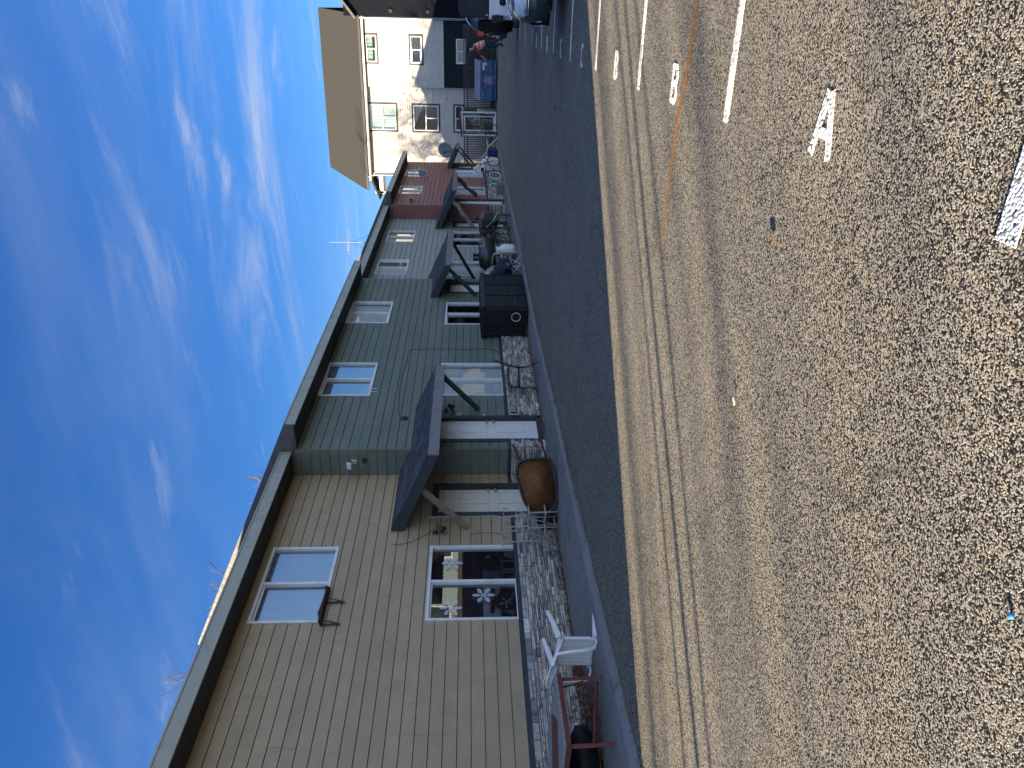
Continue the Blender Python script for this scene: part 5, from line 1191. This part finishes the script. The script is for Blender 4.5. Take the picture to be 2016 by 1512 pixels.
# near car: dark teal, nose towards the houses
t = thing('parked_car', 'dark teal car parked nose out with its clear headlight showing', 'car', (-.36, 14.75, 0))
shell(t, 'body', 'carteal', [(.0, .40, .60, .72, .55, .62, .55), (.06, .32, .62, .80, .72, .78, .62), (.22, .26, .66, .90, .82, .88, .74), (.9, .24, .72, 1.0, .86, .92, .78), (1.5, .24, .80, 1.03, .86, .92, .80), (3.6, .24, .86, 1.03, .86, .92, .80), (4.35, .3, .86, 1.02, .84, .9, .76), (4.5, .4, .8, .92, .75, .8, .65)], None)
b = MB(); b.smooth = True
b.loft([[(x, -h, z0), (x, -h * .92, z0 + (z1 - z0) * .6), (x, -h * .75, z1), (x, h * .75, z1), (x, h * .92, z0 + (z1 - z0) * .6), (x, h, z0)] for x, h, z0, z1 in ((1.25, .80, 1.0, 1.02), (1.9, .80, 1.0, 1.42), (2.4, .78, 1.0, 1.47), (3.2, .77, 1.0, 1.44), (4.1, .74, 1.0, 1.05))]); b.build('cabin', M['carglass'], t)
b = MB(); b.smooth = True; b.loft([[(x, -.60, 1.43 + z), (x, .60, 1.43 + z)] for x, z in ((1.9, .0), (2.4, .055), (3.2, .025))], cap=False, closed=False); b.build('roof_panel', M['carteal'], t)
for sg in (-1, 1):
    b = MB(); b.smooth = True
    b.loft([[(.06, sg * .66, .70), (.03, sg * .60, .72), (.05, sg * .58, .80), (.10, sg * .66, .83)], [(.14, sg * .85, .68), (.10, sg * .83, .70), (.12, sg * .81, .84), (.2, sg * .80, .875)], [(.42, sg * .915, .69), (.40, sg * .905, .71), (.42, sg * .895, .87), (.5, sg * .87, .92)]]); b.build('headlight', M['lens'], t)
    b = MB(); b.tube([(.02, sg * .55, .845), (.1, sg * .74, .89), (.28, sg * .86, .93), (.6, sg * .91, .975), (.9, sg * .90, .995)], .018, 7); b.tube([(.05, sg * .6, .675), (.13, sg * .855, .65), (.4, sg * .93, .655)], .012, 6); b.build('chrome_trim', M['chrome'], t)
    b = MB(); b.m = Matrix.Translation((.05, sg * .62, .46)) @ Matrix.Rotation(RAD(90), 4, 'Y'); b.lathe([(.01, -.04), (.055, -.04), (.06, .02), (.01, .03)], 14); b.build('fog_lamp', M['lens'], t)
b = MB(); b.smooth = True
b.loft([[(x, -h, z), (x, h, z), (x + .02, h, z + .2), (x + .02, -h, z + .2)] for x, h, z in ((-.04, .62, .28), )] + [[(.4, -.93, .28), (.4, .93, .28), (.42, .93, .48), (.42, -.93, .48)]]); b.rbox(-.045, -.02, -.4, .4, .42, .56, r=.01); b.build('bumper', M['black'], t)
b = MB(); b.box(-.062, -.05, -.26, .26, .36, .47); b.build('number_plate', M['frame'], t)
wheels(t, (.85, 3.5), .90, .32)
# silver-white off-roader with its spare tyre towards the houses
t = thing('parked_car', 'silver off-road car with black soft top and spare tyre on its tail', 'car', (-.46, 20.35, 0))
b = MB(); b.rbox(.0, 1.35, -.78, .78, .62, 1.17, r=.05); b.rbox(1.3, 2.5, -.76, .76, .55, 1.15, r=.04); b.rbox(2.4, 3.9, -.68, .68, .66, 1.14, r=.07); b.rbox(.02, .75, -.84, .84, .62, 1.0, r=.08); b.build('body', M['carwhite'], t)
for x0_, x1_ in ((.3, 1.35), (2.85, 3.9)):
    for sg in (-1, 1):
        b = MB(); b.rbox(x0_, x1_, min(sg * .68, sg * .92), max(sg * .68, sg * .92), .78, .93, r=.05); b.build('mudguard', M['black'], t)
b = MB(); b.loft([[(x, -h, z0), (x, h, z0), (x, h * .93, z1), (x, -h * .93, z1)] for x, h, z0, z1 in ((.03, .76, 1.15, 1.8), (.12, .77, 1.15, 1.86), (1.9, .77, 1.15, 1.86), (2.0, .77, 1.15, 1.84))]); b.build('soft_top', M['softtop'], t, bevel=.03)
for sg in (-1, 1):
    b = MB(); s_ = lambda y: sg * y
    b.prism([(.2, s_(.772), 1.24), (.85, s_(.772), 1.24), (.82, s_(.735), 1.70), (.25, s_(.735), 1.70)], (0, s_(.006), 0)); b.build('window', M['black'], t)
    b = MB(); b.rbox(-.055, .10, sg * .80 - .09, sg * .80 + .06, .84, 1.10, r=.015); lm = b.build('tail_lamp', M['black'], t)
    b = MB(); b.rbox(-.063, -.05, sg * .80 - .07, sg * .80 + .05, .98, 1.08, r=.005); b.rbox(-.04, .08, sg * .86 - .012, sg * .86 + .012, .97, 1.08, r=.005); b.build('lamp_lens', M['redlens'], lm)
b = MB(); b.prism([(.024, -.6, 1.25), (.024, .6, 1.25), (.05, .55, 1.68), (.05, -.55, 1.68)], (-.008, 0, 0)); b.build('window', M['carglass'], t)
b = MB(); b.m = Matrix.Translation((-.15, .02, .99)) @ Matrix.Rotation(RAD(90), 4, 'Y'); rr = .40; b.lathe([(.2, -.12), (rr * .9, -.125), (rr, -.09), (rr, .09), (rr * .9, .125), (.2, .12)], 30)
for k in range(30): a = 2 * math.pi * k / 30; b.m = Matrix.Translation((-.15, .02, .99)) @ Matrix.Rotation(RAD(90), 4, 'Y') @ Matrix.Rotation(a, 4, 'Z'); b.box(rr - .01, rr + .012, -.018, .018, -.11, .11)
sp_ = b.build('spare_tyre', M['tyre'], t)
b = MB(); b.m = Matrix.Translation((-.15, .02, .99)) @ Matrix.Rotation(RAD(90), 4, 'Y'); b.lathe([(.01, -.13), (.22, -.1), (.22, .1), (.01, .1)], 20); b.build('rim', M['alu'], sp_)
b = MB(); b.rbox(-.16, .02, -.8, .8, .46, .6, r=.03); b.build('bumper', M['black'], t)
b = MB(); b.tube([(.1, -.9, 1.22), (.1, -.86, 1.2)], .02, 6); b.rbox(.55, .8, -.775, -.765, .82, .88, r=.005); b.build('badge_plate', M['carwhite'], t)
wheels(t, (.82, 3.3), .90, .39, .25)
# dark estate beyond
t = thing('parked_car', 'dark estate car with a red tail lamp parked beyond the off-road car', 'car', (-1.12, 28.4, 0))
shell(t, 'body', 'carblack', [(.0, .5, .75, 1.0, .7, .78, .74), (.08, .36, .8, 1.08, .80, .88, .80), (.5, .28, .85, 1.08, .84, .92, .84), (3.2, .28, .9, 1.1, .84, .92, .84), (4.3, .3, .8, .98, .82, .9, .76), (4.75, .4, .65, .8, .7, .78, .62)], None)
b = MB(); b.smooth = True
b.loft([[(x, -h, z0), (x, -h * .9, z0 + (z1 - z0) * .7), (x, -h * .78, z1), (x, h * .78, z1), (x, h * .9, z0 + (z1 - z0) * .7), (x, h, z0)] for x, h, z0, z1 in ((.06, .80, 1.05, 1.30), (.45, .82, 1.05, 1.66), (.9, .82, 1.05, 1.74), (2.4, .82, 1.05, 1.74), (3.5, .80, 1.05, 1.1))]); b.build('cabin', M['carglass'], t)
b = MB(); b.loft([[(x, -.66, z), (x, .66, z), (x, .66, z + .03), (x, -.66, z + .03)] for x, z in ((.3, 1.62), (.7, 1.745), (2.4, 1.75))]); b.build('roof_panel', M['carblack'], t)
for sg in (-1, 1):
    b = MB(); b.rbox(-.02, .16, sg * .78 - .09, sg * .78 + .09, 1.12, 1.34, r=.03); b.build('tail_lamp', M['redlens'], t)
    b = MB(); b.tube([(.06, sg * .72, 1.36), (.4, sg * .70, 1.68), (.75, sg * .68, 1.79), (2.3, sg * .68, 1.79)], .018, 6); b.build('roof_rail', M['chrome'], t)
    b = MB(); b.prism([(.5, sg * .815, 1.12), (1.3, sg * .815, 1.12), (1.25, sg * .72, 1.60), (.7, sg * .72, 1.60)], (0, sg * .008, 0)); b.build('window', M['lens'], t)
b = MB(); b.rbox(-.06, .1, -.86, .86, .4, .62, r=.04); b.build('bumper', M['black'], t)
wheels(t, (.9, 3.7), .91, .35)

# ------------------------------------------------------------------ painted lines and letters
def line_end(y): return -.60 - (y - 2.2) * .0235
def strip(b, x0, x1, y, wd=.10): b.box(x0, x1, y - wd / 2, y + wd / 2, .0015, .006)
LY = [2.22 + 2.765 * k for k in range(16)]
ords = ['nearest', 'second', 'third', 'fourth', 'fifth', 'sixth', 'seventh', 'eighth', 'ninth', 'tenth', 'eleventh', 'twelfth', 'thirteenth', 'fourteenth', 'fifteenth', 'sixteenth']
for k, y in enumerate(LY):
    b = MB(); strip(b, line_end(y) - (.0 if k % 2 else .02), 4.9, y - (.045 if k == 0 else 0), .095); tag(b.build('parking_line', M['roadpaint']), '%s white parking line from the camera across the asphalt' % ords[k], 'parking line', 'white parking lines')
def letter(ch, xc, yc, label, s=.27):
    """read from the houses: up = +x, right = -y"""
    b = MB(); wd = .048
    def P(u, v): return (xc + (v - .5) * s, yc - (u - .5) * s * .72, .0015)
    def seg(p, q):
        p, q = Vector(P(*p)), Vector(P(*q)); d = (q - p).normalized(); n = Vector((-d.y, d.x, 0)) * wd / 2; e = d * .006
        b.prism([tuple(p - e + n), tuple(q + e + n), tuple(q + e - n), tuple(p - e - n)], (0, 0, .0045 + .0002 * len(b.f) / 6 % .002))
    S = {'A': [((.02, 0), (.42, 1)), ((.58, 1), (.98, 0)), ((.25, .36), (.75, .36))],
         'B': [((.1, 0), (.1, 1)), ((.1, .96), (.68, .96)), ((.1, .52), (.7, .52)), ((.1, .04), (.7, .04)), ((.72, .94), (.84, .76)), ((.84, .76), (.72, .54)), ((.72, .5), (.9, .27)), ((.9, .27), (.72, .06))],
         'C': [((.85, .92), (.3, .97)), ((.3, .97), (.1, .75)), ((.1, .75), (.1, .25)), ((.1, .25), (.3, .03)), ((.3, .03), (.85, .08))],
         'D': [((.1, 0), (.1, 1)), ((.1, .96), (.6, .96)), ((.6, .96), (.88, .7)), ((.88, .7), (.88, .3)), ((.88, .3), (.6, .04)), ((.6, .04), (.1, .04))]}
    for p, q in S[ch]: seg(p, q)
    return tag(b.build('painted_letter', M['roadpaint']), label, 'painted letter', 'white letters in the parking bays')
letter('A', -.475, 3.56, 'white painted letter A nearest the camera, in the closest bay', .275)
letter('B', -.57, 6.37, 'white painted letter B beside the line of orange needles')
letter('B', -.63, 9.04, 'white painted letter B in the sunny bay next to the shadow edge')
letter('C', -.71, 11.87, 'white painted letter C nearest in the shaded bays', .29)
letter('C', -.77, 14.7, 'white painted letter C beyond the first shaded bay line', .29)
letter('D', -.84, 17.4, 'white painted letter D before the silver off-road car', .29)
letter('D', -.9, 20.2, 'white painted letter D behind the spare tyre', .29)

# ------------------------------------------------------------------ loose stuff on the ground
rnd = random.Random(21); b = MB()
def needle(x, y, ln, a, c):
    b.col = c; d = Vector((math.cos(a), math.sin(a), 0)) * ln / 2; n = Vector((-d.y, d.x, 0)).normalized() * .0014; z = rnd.uniform(.010, .02); bend = n * rnd.uniform(-2.5, 2.5)
    p = Vector((x, y, z)); b.add([tuple(p - d - n), tuple(p + bend - n), tuple(p + d - n), tuple(p + d + n), tuple(p + bend + n), tuple(p - d + n)], [(0, 1, 4, 5), (1, 2, 3, 4)])
NC = [(1, 1, 1), (.8, .62, .4), (1.1, .85, .6), (.6, .4, .3), (1.15, 1.15, 1.1)]
for i in range(2300):        # needles gathered in the crack
    q = rnd.random() ** 1.0; x = -1.9 + q * 2.6; dens = min(1, (x + 2.0) / 1.0)
    if rnd.random() > .12 + dens * .88: continue
    y = 6.235 - (x + 1.9) * .135 + .02 * math.sin(x * 5) + rnd.gauss(0, .009 + .012 * dens); needle(x, y, rnd.uniform(.03, .07), rnd.gauss(-.1, .35), rnd.choice(NC))
for i in range(260):          # and strewn over the lot
    x = rnd.uniform(-3.6, .9); y = rnd.uniform(1.2, 9) ; needle(x, y, rnd.uniform(.03, .075), rnd.gauss(.9, .7), rnd.choice(NC))
tag(b.build('pine_needles', M['needle']), 'orange pine needles gathered along a crack and strewn on asphalt', 'pine needles', kind='stuff')
b = MB(); LC = [(1, 1, 1), (.6, .5, .45), (1.5, 1.3, 1.1), (.35, .3, .3), (1.2, .9, .7), (2.2, 2.0, 1.8)]
def leaf(x, y, z, s):
    b.col = rnd.choice(LC); a = rnd.uniform(0, 6.28); t_ = Matrix.Translation((x, y, z)) @ Matrix.Rotation(a, 4, 'Z') @ Matrix.Rotation(rnd.uniform(-.7, .7), 4, 'X') @ Matrix.Rotation(rnd.uniform(-.4, .4), 4, 'Y')
    b.add([tuple(t_ @ Vector(p)) for p in ((-s, 0, 0), (-.2 * s, -.45 * s, .25 * s), (s, 0, .1 * s), (-.2 * s, .45 * s, .25 * s))], [(0, 1, 2), (0, 2, 3)])
for i in range(5200):
    y = rnd.uniform(4.2, 24) if rnd.random() < .5 else rnd.uniform(4.5, 8.2)
    xo = -8.28 + max(0, 1 - abs(y - 6.4) / 1.7) * .85 + .1 * math.sin(y * 2.1) + (.18 if 8 < y < 11.5 else 0)
    x = rnd.uniform(-8.56, xo) if rnd.random() < .9 else xo + abs(rnd.gauss(0, .07))
    if y > 13.2 and x < -8.0: x += .62
    leaf(x, y, .095 + rnd.random() * .045, rnd.uniform(.012, .036))
for i in range(900):          # along the broken edge of the asphalt
    y = rnd.choice((rnd.gauss(11, 1.6), rnd.uniform(4, 24), rnd.gauss(17.5, 1.5))); 
    if y < 2 or y > 40: continue
    leaf(curb(y) + abs(rnd.gauss(0, .05)), y, .02 + rnd.random() * .015, rnd.uniform(.008, .022))
tag(b.build('dry_leaves', M['leaf']), 'brown dry leaves drifted between the stone base and the sidewalk', 'dry leaves', kind='stuff')
b = MB()                       # weeds in the joint between asphalt and concrete
for i in range(1500):
    y = rnd.choice((rnd.gauss(10.8, .8), rnd.gauss(18, 1.6), rnd.gauss(21.5, 1.2), rnd.gauss(14, .8))); x = curb(y) + rnd.gauss(.02, .025); a = rnd.uniform(0, 6.28); h = rnd.uniform(.01, .05); b.col = rnd.choice(((.5, .55, .3), (.8, .7, .4), (.35, .4, .2)))
    b.add([(x, y, .0), (x + .006 * math.cos(a), y + .006 * math.sin(a), 0), (x + .03 * math.cos(a + 1), y + .03 * math.sin(a + 1), h)], [(0, 1, 2)])
tag(b.build('dry_weeds', M['leaf']), 'thin dry weeds and moss along the edge of the sidewalk', 'weeds', kind='stuff')
t = MB(); t.lathe([(.002, .0), (.009, .0), (.009, .008), (.002, .008)], 16); o = t.build('bottle_cap', M['capblue']); o.location = (-1.594, 1.654, .004); tag(o, 'small bright blue bottle cap on the near asphalt', 'bottle cap')
def curled(name, label, x, y, s, mat, rot):
    b = MB(); b.m = Matrix.Rotation(rot, 4, 'Z'); b.loft([[(s * (u - .5) * 2, s * .5 * v * (1 - abs(u - .5) * 1.7), .012 + s * .5 * abs(v) ** 2 + s * .25 * abs(u - .5)) for v in (-1, -.5, 0, .5, 1)] for u in (0, .25, .5, .75, 1)], cap=False, closed=False)
    o = b.build(name, M[mat]); o.location = (x, y, 0); tag(o, label, 'leaf')
curled('fallen_leaf', 'curled pale leaf lying alone on the sunlit asphalt', -2.126, 4.014, .026, 'paper', .5)
curled('fallen_leaf', 'small dark curled leaf between the letter A and the needle line', -1.106, 3.88, .03, 'leaf', 2.0)

# ------------------------------------------------------------------ bare trees: behind the row, and slender stems beside the near end
def bare_tree(label, loc, h, seed, r0=.16, spread=.55, depth=5, mat='twig', group='bare trees behind the row', tmin=.007, first=.35, kids=(2, 4)):
    rnd = random.Random(seed); t = thing('bare_tree', label, 'tree', loc, group); tr = MB(); cr = MB()
    def grow(p, d, ln, r, lv):
        pts = [p]; rs = [r]; n = 4 if lv < 3 else 3; q = p.copy()
        for i in range(n):
            d = (d + Vector((rnd.gauss(0, .10 if lv else .02), rnd.gauss(0, .10 if lv else .02), rnd.gauss(.03, .05)))).normalized(); q = q + d * ln / n; pts.append(q.copy()); rs.append(max(r * (1 - .5 * (i + 1) / n), tmin))
        (tr if lv == 0 else cr).tube(pts, rs, 8 if lv == 0 else (5 if lv < 3 else 3), cap=False)
        if lv >= depth: return
        for k in range(rnd.randint(*kids) + (2 if lv == 0 else 0)):
            f = rnd.uniform(first if lv == 0 else .3, 1); i = min(int(f * n), n - 1); b_ = pts[i].lerp(pts[i + 1], f * n - i); a = rnd.uniform(0, 6.28); s = rnd.uniform(spread * .6, spread * 1.3)
            side = Vector((math.cos(a), math.sin(a), rnd.uniform(-.1, .3))); grow(b_, (d + side * s).normalized(), ln * rnd.uniform(.5, .72), max(rs[i] * .6, tmin), lv + 1)
        if lv < depth: grow(pts[-1], d, ln * .55, max(rs[-1], tmin), lv + 1)
    grow(Vector((0, 0, -.1)), Vector((rnd.gauss(0, .01), rnd.gauss(0, .01), 1)).normalized(), h * .55, r0, 0)
    tr.build('trunk', M['bark'], t); cr.build('crown', M[mat], t)
    return t
bare_tree('bare twiggy tree rising over the tan roof near the cream rake end', (-27.6, 28.7, 0), 12.6, 3, .18, .42, 5, tmin=.008, kids=(2, 3))
bare_tree('bare twiggy tree rising over the tan roof nearer the green roof edge', (-27.0, 32.6, 0), 11.0, 8, .18, .42, 5, tmin=.008, kids=(2, 3))
bare_tree('low bare tree hidden behind the gray house roof', (-22.5, 33.5, 0), 10.2, 12, .20, .6, 4, tmin=.016, kids=(3, 4))
bare_tree('low bare tree hidden behind the red house roof', (-20.5, 38.5, 0), 9.6, 15, .18, .65, 4, tmin=.016, kids=(3, 4))
for lab, x, y, r in (('slender tree stem closest to the lot beside the tan house', -11.0, -3.62, .028), ('slender dark tree stem in the middle beside the tan house', -11.2, -3.3, .042), ('slender leaning tree stem nearest the tan house end wall', -11.4, -2.95, .028)):
    t = thing('slender_tree', lab, 'tree', (x, y, 0), 'slender stems beyond the near end of the row'); b = MB(); rnd = random.Random(int(-y * 100))
    b.tube([(rnd.gauss(0, .03), rnd.gauss(0, .03), z) for z in (-.1, 1, 2, 3, 4, 5, 6)], [r * 1.2, r * 1.1, r, r, r * .9, r * .8, r * .5], 8); b.build('trunk', M['bark'], t)
    b = MB()
    for k in range(26): z = rnd.uniform(3.8, 6); a = rnd.uniform(0, 6.28); l_ = rnd.uniform(.3, .9); b.tube([(0, 0, z), (l_ * .5 * math.cos(a), l_ * .5 * math.sin(a), z + l_ * .5), (l_ * math.cos(a), l_ * math.sin(a), z + l_ * .8)], .006, 3)
    b.build('crown', M['twig'], t)
bare_tree('big bare tree beyond the near end of the row', (-27, -18.5, 0), 13, 31, .12, .55, 4, group='bare trees beyond the near end', tmin=.012)
# the pale green house across the lot, seen only mirrored in the windows
t = thing('opposite_house', 'pale green house across the lot on top of the bank', 'house', (17, 40, 0))
b = MB(); b.box(-2, 6, -22, 30, 0, 4.4); b.build('wall', M['palegreen'], t)
b = MB(); b.prism([(-2.8, -23, 4.4), (2, -23, 5.5), (6.8, -23, 4.4)], (0, 54, 0)); b.build('roof', M['roofbrown'], t)
for k in range(8):
    for z in (2.7,):
        b = MB(); b.box(-2.05, -1.99, -19 + k * 6.2, -17.2 + k * 6.2, z, z + 1.3); wv = b.build('window', M['frame'], t); b = MB(); b.box(-2.06, -2.052, -18.9 + k * 6.2, -17.3 + k * 6.2, z + .1, z + 1.2); b.build('pane', M['carglass'], wv)
